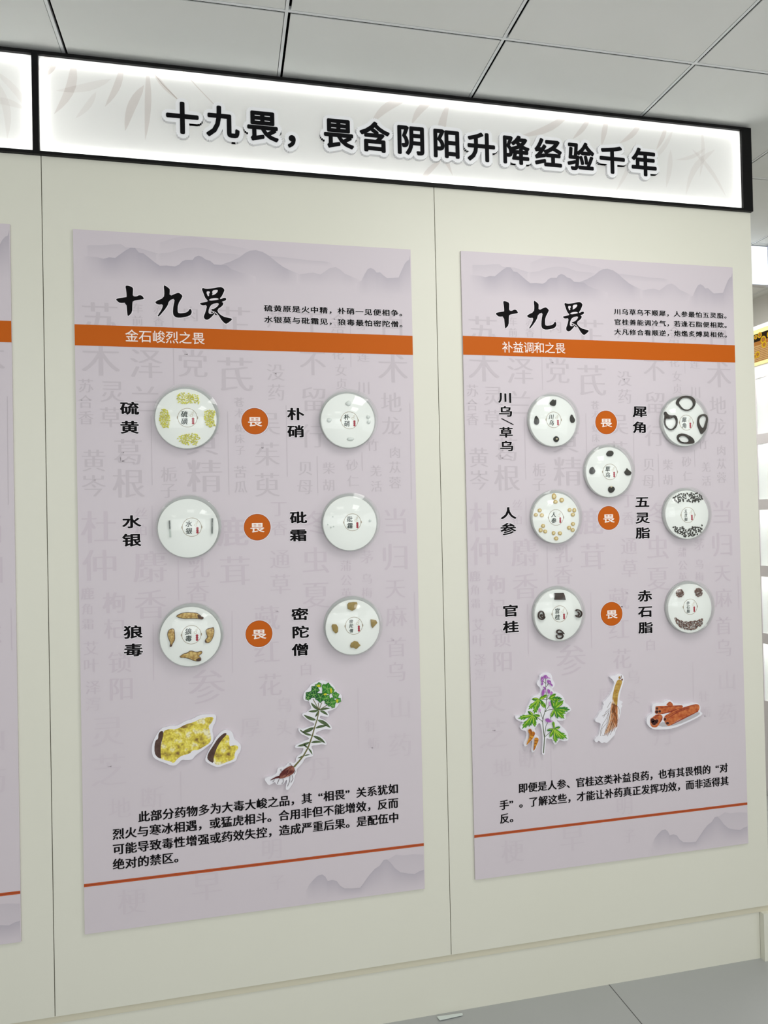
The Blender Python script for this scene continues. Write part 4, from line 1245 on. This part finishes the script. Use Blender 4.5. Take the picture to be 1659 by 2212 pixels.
# purple-flowered aconite
m_l1 = mat('leaf_green', (104, 166, 44), .55, .12, noise=(80, (78, 142, 38), .4))
m_l2 = mat('leaf_lime', (172, 204, 66), .55, .25)
m_l3 = mat('leaf_deep', (58, 128, 48), .55, .25)
m_st2 = mat('stem_grey_green', (78, 90, 62), .55, .25)
m_pur = mat('purple_petal', (160, 92, 172), .55, .25)
m_pur2 = mat('purple_petal_pale', (200, 146, 204), .55, .25)
m_orr = mat('orange_tuber', (216, 150, 44), .55, .25, noise=(90, (172, 96, 26), .38))
m_ord = mat('tuber_line', (120, 66, 24), .55, .25)
c = Cut('cut-out picture of a leafy plant with purple flowers and two orange tubers', 1090, 1430, .10247,
        [(850, 215), (960, 230), (1000, 290), (1010, 380), (1060, 440), (1050, 520), (1000, 560), (1030, 620), (1120, 640), (1200, 690), (1270, 780), (1260, 850), (1330, 890), (1410, 990), (1390, 1040), (1310, 1070), (1280, 1130), (1290, 1200), (1240, 1235), (1160, 1240), (1090, 1230), (1130, 1260), (1190, 1340), (1280, 1420), (1330, 1500), (1350, 1620), (1330, 1660), (1230, 1675), (1160, 1640), (1120, 1690), (1070, 1750), (1030, 1710), (1000, 1620), (940, 1630), (890, 1600), (870, 1650), (855, 1940), (820, 1965), (785, 1935), (800, 1700), (800, 1500), (770, 1350), (740, 1280), (700, 1310), (660, 1380), (630, 1400), (660, 1460), (650, 1540), (720, 1560), (725, 1640), (690, 1760), (640, 1880), (590, 1915), (560, 1870), (580, 1750), (590, 1640), (530, 1690), (460, 1775), (420, 1780), (400, 1720), (440, 1640), (470, 1540), (450, 1450), (370, 1440), (320, 1390), (350, 1330), (400, 1260), (300, 1250), (225, 1190), (230, 1130), (330, 1130), (420, 1110), (450, 1050), (470, 970), (510, 900), (550, 790), (610, 720), (700, 700), (750, 640), (760, 550), (690, 490), (680, 430), (730, 360), (740, 270)])
ms = Mesh(); y = c.y()
ms.ribbon([c.f(p) for p in [(820, 1920), (840, 1600), (815, 1400), (800, 1250), (825, 1130), (850, 1050), (890, 790), (868, 600), (862, 340)]], [c.w(q) for q in (24, 22, 20, 18, 18, 16, 14, 12, 10)], y)
for l in ([(845, 1580), (1030, 1420)], [(845, 1560), (870, 1350), (912, 1270)], [(800, 1255), (640, 1130)], [(810, 1220), (745, 1030)], [(850, 1050), (930, 1010), (1040, 990)], [(850, 1050), (945, 915)], [(892, 790), (980, 730)], [(885, 790), (920, 690)], [(860, 450), (800, 390)], [(870, 530), (930, 450)], [(890, 800), (740, 780)], [(980, 1270), (970, 1160)], [(860, 590), (810, 580)]):
    ms.ribbon([c.f(p) for p in l], c.w(13), y)
c.part('stem', ms, m_st2)
ms = Mesh()
grp = [((725, 785), [((565, 785), 70), ((495, 1005), 75), ((612, 1110), 75), ((705, 985), 55), ((905, 690), 80), ((872, 975), 85), ((800, 900), 55)]),
       ((600, 1120), [((485, 1035), 75), ((275, 1190), 70), ((365, 1410), 85), ((510, 1370), 65), ((640, 1370), 80), ((752, 1135), 65), ((690, 1220), 60)]),
       ((935, 765), [((1215, 775), 90), ((1080, 665), 75), ((1060, 810), 50)]),
       ((1045, 985), [((975, 785), 75), ((1110, 745), 80), ((1240, 800), 85), ((1375, 1000), 90), ((1285, 1085), 70), ((1258, 1195), 75), ((1120, 1195), 65), ((965, 1170), 65)]),
       ((1040, 1405), [((875, 1440), 50), ((938, 1585), 65), ((1075, 1710), 75), ((1138, 1610), 65), ((1232, 1635), 75), ((1315, 1615), 65), ((1168, 1360), 60), ((1008, 1235), 48)])]
for ctr, tips in grp:
    for i, (t0, w) in enumerate(tips):
        y = c.y()
        L = math.hypot(t0[0] - ctr[0], t0[1] - ctr[1])
        ux, uz = (t0[0] - ctr[0]) / L, (t0[1] - ctr[1]) / L
        l = lens(c.f(ctr), c.f(t0), c.w(w * 1.05))
        ms.poly(l, y, mi=0 if i % 3 else 2)
        for sgn in (-1, 1):      # side teeth
            for q, tl_ in ((.42, .30), (.62, .24)):
                bx, bz = ctr[0] + ux * L * q, ctr[1] + uz * L * q
                tx, tz = bx + ux * L * tl_ * .9 - sgn * uz * L * tl_ * .55, bz + uz * L * tl_ * .9 + sgn * ux * L * tl_ * .55
                ms.poly(lens(c.f((bx, bz)), c.f((tx, tz)), c.w(w * .55)), y - .00002, mi=0 if i % 3 else 2)
        off = w * .16
        ms.poly(lens(c.f((ctr[0] - uz * off, ctr[1] + ux * off)), c.f((ctr[0] + ux * L * .85 - uz * off, ctr[1] + uz * L * .85 + ux * off)), c.w(w * .32)), y - .00005, mi=1)
c.part('leaves', ms, [m_l1, m_l2, m_l3])
ms = Mesh()
for b0, t0, w, k in (((775, 300), (780, 430), 60, 0), ((795, 420), (760, 490), 40, 0), ((800, 300), (910, 330), 70, 0), ((890, 325), (960, 350), 22, 1), ((885, 380), (970, 470), 70, 0), ((950, 450), (1000, 510), 36, 0), ((805, 510), (850, 590), 34, 0), ((800, 570), (780, 720), 60, 0), ((830, 570), (845, 640), 40, 1),
                     ((895, 560), (930, 670), 55, 0), ((975, 610), (960, 690), 50, 0), ((920, 655), (990, 650), 30, 1), ((840, 1200), (960, 1260), 75, 0), ((950, 1265), (1000, 1225), 24, 1), ((715, 960), (720, 1060), 42, 1), ((925, 820), (945, 930), 44, 1), ((760, 400), (800, 330), 20, 1), ((850, 320), (890, 300), 22, 1), ((910, 420), (950, 440), 22, 1)):
    ms.poly(lens(c.f(b0), c.f(t0), c.w(w * 1.2), .06), c.y(), mi=k)
c.part('flowers', ms, [m_pur, m_pur2])
ms = Mesh(); y = c.y()
ms.poly(flat(c, [(480, 1420), (510, 1390), (550, 1410), (560, 1460), (600, 1450), (630, 1490), (600, 1560), (560, 1620), (480, 1710), (438, 1745), (455, 1690), (500, 1590), (510, 1510), (485, 1470)]), y)
ms.poly(flat(c, [(610, 1600), (655, 1575), (700, 1600), (695, 1660), (660, 1730), (625, 1820), (588, 1870), (595, 1780), (612, 1690)]), y)
for l in ([(520, 1440), (560, 1450)], [(490, 1430), (545, 1420)], [(535, 1520), (600, 1540)], [(515, 1580), (570, 1600)], [(500, 1640), (535, 1650)], [(615, 1640), (690, 1650)], [(615, 1700), (665, 1715)], [(600, 1770), (640, 1780)], [(555, 1465), (540, 1500)]):
    ms.ribbon([c.f(p) for p in l], c.w(13), y - .00005, mi=1)
c.part('tubers', ms, [m_orr, m_ord])

# ginseng root
m_gb = mat('ginseng_body', (194, 160, 82), .55, .25, noise=(60, (168, 126, 52), .4))
m_gr1 = mat('rootlet_brown', (186, 118, 74), .55, .1)
m_gr2 = mat('rootlet_dark', (112, 66, 40), .55, .25)
m_gr3 = mat('rootlet_pale', (222, 190, 160), .55, .25)
m_gr4 = mat('rootlet_grey', (132, 118, 112), .55, .25)
c = Cut('cut-out picture of a ginseng root with trailing brown rootlets', 1260, 1440, .08136,
        [(930, 185), (1050, 210), (1090, 310), (1060, 460), (1010, 600), (970, 760), (950, 900), (1030, 910), (1050, 960), (1000, 990), (1045, 1040), (1000, 1100), (1000, 1220), (960, 1350), (930, 1500), (900, 1640), (850, 1720), (850, 1800), (760, 1890), (680, 1980), (610, 2035), (560, 2000), (490, 2040), (430, 1980), (400, 1970), (360, 2020), (290, 1970), (340, 1880), (400, 1840), (440, 1700), (460, 1560), (460, 1500), (330, 1470), (310, 1410), (380, 1330), (430, 1220), (510, 1150), (510, 1060), (550, 1010), (520, 950), (600, 880), (700, 770), (760, 640), (810, 500), (830, 430), (770, 330), (700, 290), (740, 250), (850, 230)])
ms = Mesh(); y = c.y()
ms.poly(flat(c, [(770, 890), (905, 1020), (922, 1150), (912, 1380), (885, 1560), (800, 1640), (720, 1690), (640, 1760), (580, 1790), (560, 1740), (640, 1600), (700, 1300), (730, 1050)]), y, mi=2)
for i in range(44):
    x0 = random.uniform(760, 900)
    xe = random.uniform(540, 900) if i % 4 else random.uniform(830, 905)
    ye = 1860 - (xe - 540) * .75 + random.uniform(-80, 40)
    pts = [(x0, 980), (x0 + random.uniform(-50, 10), 1200), ((x0 + xe) / 2 + random.uniform(0, 60), 1420), (xe, ye)]
    ms.ribbon([c.f(p) for p in pts], [c.w(15), c.w(14), c.w(11), c.w(7)], y - .00005 - .00001 * (i % 5), mi=(0, 0, 1, 0)[i % 4])
for l in ([(735, 930), (680, 1010), (635, 1090)], [(700, 1140), (600, 1260), (500, 1310)], [(720, 1090), (600, 1200), (540, 1350)], [(690, 1180), (600, 1400), (510, 1540), (460, 1700), (460, 1840)], [(680, 1200), (620, 1500), (500, 1640), (480, 1780)], [(700, 1300), (610, 1600), (560, 1790)], [(900, 1040), (950, 1130), (965, 1260)], [(640, 1600), (600, 1800), (540, 1830), (500, 1815)], [(720, 1690), (640, 1850)], [(790, 1650), (710, 1810)], [(830, 1640), (820, 1720)]):
    ms.ribbon([c.f(p) for p in l], c.w(11), y - .00012, mi=3)
c.part('rootlets', ms, [m_gr1, m_gr2, m_gr3, m_gr4])
ms = Mesh(); y = c.y() - .0001
ms.poly(flat(c, [(925, 345), (960, 335), (1030, 375), (1025, 430), (990, 540), (945, 670), (915, 800), (908, 920), (900, 1020), (850, 1022), (790, 940), (768, 850), (790, 720), (815, 600), (850, 480), (890, 385)]), y)
ms.poly(flat(c, [(930, 290), (945, 258), (975, 250), (985, 290), (975, 335), (945, 325)]), y, mi=0)
ms.poly(flat(c, [(1000, 345), (1030, 315), (1052, 330), (1040, 378), (1015, 368)]), y - .00003, mi=1)
ms.ribbon([c.f(p) for p in [(1010, 235), (1005, 290), (985, 330)]], c.w(18), y - .00002, mi=1)
ms.ribbon([c.f(p) for p in [(790, 860), (800, 930), (850, 1005)]], [c.w(10), c.w(28), c.w(10)], y - .00003, mi=2)
for l in ([(800, 700), (850, 705), (910, 690)], [(840, 560), (900, 570), (960, 560)], [(870, 470), (930, 485)], [(780, 830), (830, 835)], [(850, 760), (910, 755)], [(880, 620), (940, 625)], [(790, 870), (800, 890)]):
    ms.ribbon([c.f(p) for p in l], c.w(7), y - .00002, mi=3)
c.part('root_body', ms, [m_gb, m_gr2, m_gr3, m_ord])

# cinnamon sticks
m_c1 = mat('cinnamon_print', (206, 122, 72), .55, .12, noise=(90, (176, 84, 50), .36))
m_c2 = mat('cinnamon_print_dark', (164, 76, 52), .55, .12, noise=(90, (138, 58, 42), .36))
m_c3 = mat('cinnamon_hollow', (62, 28, 24), .55, .25)
m_c4 = mat('cinnamon_lip', (190, 120, 88), .55, .25)
m_c5 = mat('printed_shade', (186, 182, 186), .55, .25)
c = Cut('cut-out picture of a pile of reddish cinnamon sticks', 1380, 1490, .09644,
        [(690, 225), (750, 260), (790, 310), (920, 310), (1000, 340), (1130, 310), (1250, 290), (1360, 320), (1385, 400), (1370, 490), (1420, 510), (1420, 560), (1250, 660), (1050, 750), (850, 840), (680, 880), (500, 890), (330, 890), (230, 830), (175, 740), (180, 630), (240, 560), (310, 530), (295, 450), (300, 360), (330, 310), (440, 300), (540, 300), (600, 240)])
ms = Mesh(); ms.poly(flat(c, [(400, 800), (560, 700), (700, 810), (1300, 495), (1395, 522), (1250, 625), (850, 795), (560, 835)]), c.y())
c.part('printed_shadow', ms, m_c5)  # grey shadow under the sticks, part of the printed picture
def stick(pts, holes, mi_edge=None, stripes=()):
    ms = Mesh(); y = c.y()
    ms.poly(flat(c, pts), y, mi=0)
    for st, w, k in stripes:
        ms.ribbon([c.f(p) for p in st], [c.w(w * .4), c.w(w), c.w(w * .4)][:len(st)] if len(st) == 3 else c.w(w), y - .00003, mi=k)
    for (cx, cy, a, b) in holes:
        ms.poly([c.f((cx + a * 1.35 * math.cos(q * .42), cy + b * 1.35 * math.sin(q * .42))) for q in range(15)], y - .00004, mi=3)
        ms.poly([c.f((cx + a * math.cos(q * .42), cy + b * math.sin(q * .42))) for q in range(15)], y - .00006, mi=2)
    c.part('cinnamon_stick_print', ms, [m_c1, m_c2, m_c3, m_c4])
stick([(600, 352), (660, 275), (700, 265), (735, 285), (766, 335), (760, 365)], [], stripes=[([(620, 350), (690, 285), (740, 300)], 20, 1)])
stick([(245, 690), (300, 620), (400, 540), (520, 560), (530, 640), (460, 760), (420, 830), (330, 848), (265, 810)], [(340, 740, 55, 50), (305, 685, 42, 48), (402, 700, 34, 40)], stripes=[([(340, 640), (400, 580), (470, 560)], 40, 1), ([(470, 740), (510, 660), (525, 600)], 40, 1)])
stick([(368, 378), (400, 365), (620, 358), (900, 348), (972, 343), (992, 395), (760, 480), (500, 548), (410, 540), (368, 470)], [(405, 418, 22, 28), (400, 495, 34, 34), (468, 482, 24, 32)], stripes=[([(480, 405), (640, 380), (800, 362)], 26, 1), ([(520, 535), (740, 480), (980, 400)], 46, 1), ([(800, 372), (900, 360), (985, 372)], 30, 1)])
stick([(555, 602), (640, 545), (800, 460), (1000, 390), (1250, 322), (1300, 322), (1345, 335), (1362, 400), (1340, 465), (1280, 502), (1050, 605), (850, 695), (700, 800), (645, 812), (580, 740)], [(583, 660, 24, 34), (640, 748, 36, 28)], stripes=[([(640, 640), (860, 500), (1130, 400)], 34, 1), ([(640, 590), (860, 470), (1240, 335)], 26, 1), ([(720, 785), (1000, 640), (1330, 480)], 34, 1)])

# ------------------------------------------------------------------ beyond the free end of the partition
XC = 3.20                                     # front of the display cabinet along the right-hand wall
m_cab = mat('cabinet_grey', (238, 233, 235), .5, .2)
m_cabin = mat('niche_white', (246, 248, 246), .5, .3)
m_led2 = mat_led('niche_led', (255, 255, 252), 14.0)
tz = atx(1645, 700, XC)[1]
ty, _ = atx(1636, 1000, XC)
cab = thing('display_cabinet', 'pale grey display cabinet with lit white niches beyond the end of the partition', 'cabinet', (XC + .17, ty - .4, 0))
niches = [(atx(1646, a, XC)[1], atx(1646, b_, XC)[1]) for a, b_ in ((815, 937), (958.5, 1079), (1101, 1222), (1245, 1367), (1389, 1511))]
ya, yb = ty - .9, ty + .03
yn0, yn1 = ty - .85, ty - .004
body = Mesh()
xb = XW - .005
body.box((xb - .02, ya, 0), (xb, yb, tz))
body.box((XC, ya, 0), (xb - .02, yn0, tz))
body.box((XC, yn1, 0), (xb - .02, yb, tz))
zt = niches[-1][0]
prev = 0.0
for (z1, z0) in reversed(niches):
    body.box((XC, yn0, prev), (xb - .02, yn1, z0))
    prev = z1
body.box((XC, yn0, prev), (xb - .02, yn1, tz))
body.build('cabinet_body', m_cab, cab)
for (z1, z0) in niches:
    nm = Mesh()
    e = .0008
    x1 = xb - .021
    nm.quad([(x1 - e, yn0, z0), (x1 - e, yn1, z0), (x1 - e, yn1, z1), (x1 - e, yn0, z1)])
    nm.quad([(XC + .004, yn1 - e, z0), (x1, yn1 - e, z0), (x1, yn1 - e, z1), (XC + .004, yn1 - e, z1)])
    nm.quad([(XC + .004, yn0 + e, z0), (x1, yn0 + e, z0), (x1, yn0 + e, z1), (XC + .004, yn0 + e, z1)])
    nm.quad([(XC + .004, yn0, z0 + e), (x1, yn0, z0 + e), (x1, yn1, z0 + e), (XC + .004, yn1, z0 + e)])
    nm.quad([(XC + .004, yn0, z1 - e), (x1, yn0, z1 - e), (x1, yn1, z1 - e), (XC + .004, yn1, z1 - e)])
    no_ = nm.build('niche', m_cabin, cab)
    Mesh().box((XC + .03, yn0 + .03, z1 - .010), (XC + .045, yn1 - .03, z1 - .002)).build('led_bar', m_led2, no_)
# lit header picture of rolled herbs on a bamboo mat
hz1, hz0 = atx(1645, 709, XC)[1], atx(1645, 787, XC)[1]
def lit(name, rgb, s):
    if name not in MATS:
        MATS[name] = mat_led(name, rgb, s)
    return MATS[name]
pic = [lit('backlit_straw', (214, 170, 110), .85), lit('backlit_glow', (255, 246, 170), 1.1), lit('backlit_dark', (52, 42, 30), .8), lit('backlit_gold', (226, 180, 40), .85), lit('backlit_wood', (190, 128, 66), .8), lit('backlit_line', (150, 100, 56), .8)]
pm = Mesh()
def prect(y0, y1, u0, u1, mi, d):
    z0_, z1_ = hz0 + (hz1 - hz0) * u0, hz0 + (hz1 - hz0) * u1
    x = XC - .004 - d
    pm.quad([(x, y1, z0_), (x, y0, z0_), (x, y0, z1_), (x, y1, z1_)], mi)
prect(yn0, ty + .02, 0, 1, 1, 0)
prect(yn0, ty + .02, .09, .88, 0, .0003)
prect(yn0, ty + .02, .62, .88, 2, .0006)
prect(yn0, ty + .02, .55, .66, 4, .0009)
for q in range(9):
    prect(yn0, ty + .02, .11 + q * .048, .122 + q * .048, 5, .0007)
def proll(y, u, r, d):
    z = hz0 + (hz1 - hz0) * u
    x = XC - .005 - d
    n = 14
    for ri, ro, mi in ((0, .45, 4), (.45, .6, 5), (.6, 1, 3)):
        vs = []
        for i in range(n):
            a = 2 * math.pi * i / n
            for q in (ri * r + .0001, ro * r):
                vs.append((x, y + q * math.cos(a), z + q * math.sin(a)))
        pm.add(vs, [(2 * i, 2 * ((i + 1) % n), 2 * ((i + 1) % n) + 1, 2 * i + 1) for i in range(n)], mi)
for y_, u, r in ((ty + .005, .74, .012), (ty - .02, .80, .012), (ty - .05, .82, .016), (ty - .075, .66, .02), (ty - .03, .30, .017), (ty - .012, .27, .012), (ty - .08, .52, .018), (ty - .12, .75, .018), (ty - .16, .4, .02), (ty - .22, .7, .018)):
    proll(y_, u, r, .0004)
pm.build('backlit_picture', pic, cab)

# hanging lit panel further in
hy = 0.94
p_ = at(1655.5, 531, hy)
p2 = at(1655.5, 617, hy)
hb = thing('hanging_light_panel', 'white lit panel hanging under the ceiling beyond the partition end', 'light panel', ((p_[0] + 2.5) / 2, hy, p2[1]))
Mesh().box((2.4, hy, p2[1]), (p_[0], hy + .03, CEIL - .002)).build('panel_housing', mat('light_grey_metal', (176, 178, 182), .4, .4), hb)
Mesh().box((2.405, hy - .006, p2[1] + .004), (p_[0], hy - .0005, CEIL - .008)).build('lit_face', mat_led('panel_light', (244, 250, 255), 1.25), hb)
Mesh().box((p_[0] + .001, hy - .002, p2[1] + .004), (p_[0] + .10, hy + .03, CEIL - .002)).build('end_cap', mat('lavender_metal', (198, 204, 226), .4, .4), hb)

# folded paper shim under the plinth
a, b_, d_, e_ = (946, 2196), (996, 2189), (997, 2194), (952, 2204)
def onfloor(px, py, z=0.0):
    d = ray(px, py)
    t = (z - CZ) / d.z
    return (CX + d.x * t, CY + d.y * t, z)
ps = Mesh()
for k, (dx, dz) in enumerate(((0, 0), (.004, .0012), (-.003, .0024))):
    q = [onfloor(*p, z=.001 + dz) for p in (e_, d_, b_, a)]
    q = [(v[0] + dx, v[1], v[2]) for v in q]
    ps.add(q + [(v[0], v[1], v[2] + .0009) for v in q], [(3, 2, 1, 0), (4, 5, 6, 7), (0, 1, 5, 4), (1, 2, 6, 5), (2, 3, 7, 6), (3, 0, 4, 7)])
tag(ps.build('folded_paper', mat('pale_paper', (214, 222, 218), .7, .2)), 'small folded white paper wedged on the floor at the foot of the partition', 'paper')

for o in bpy.data.objects:
    if '_at' in o:
        del o['_at']
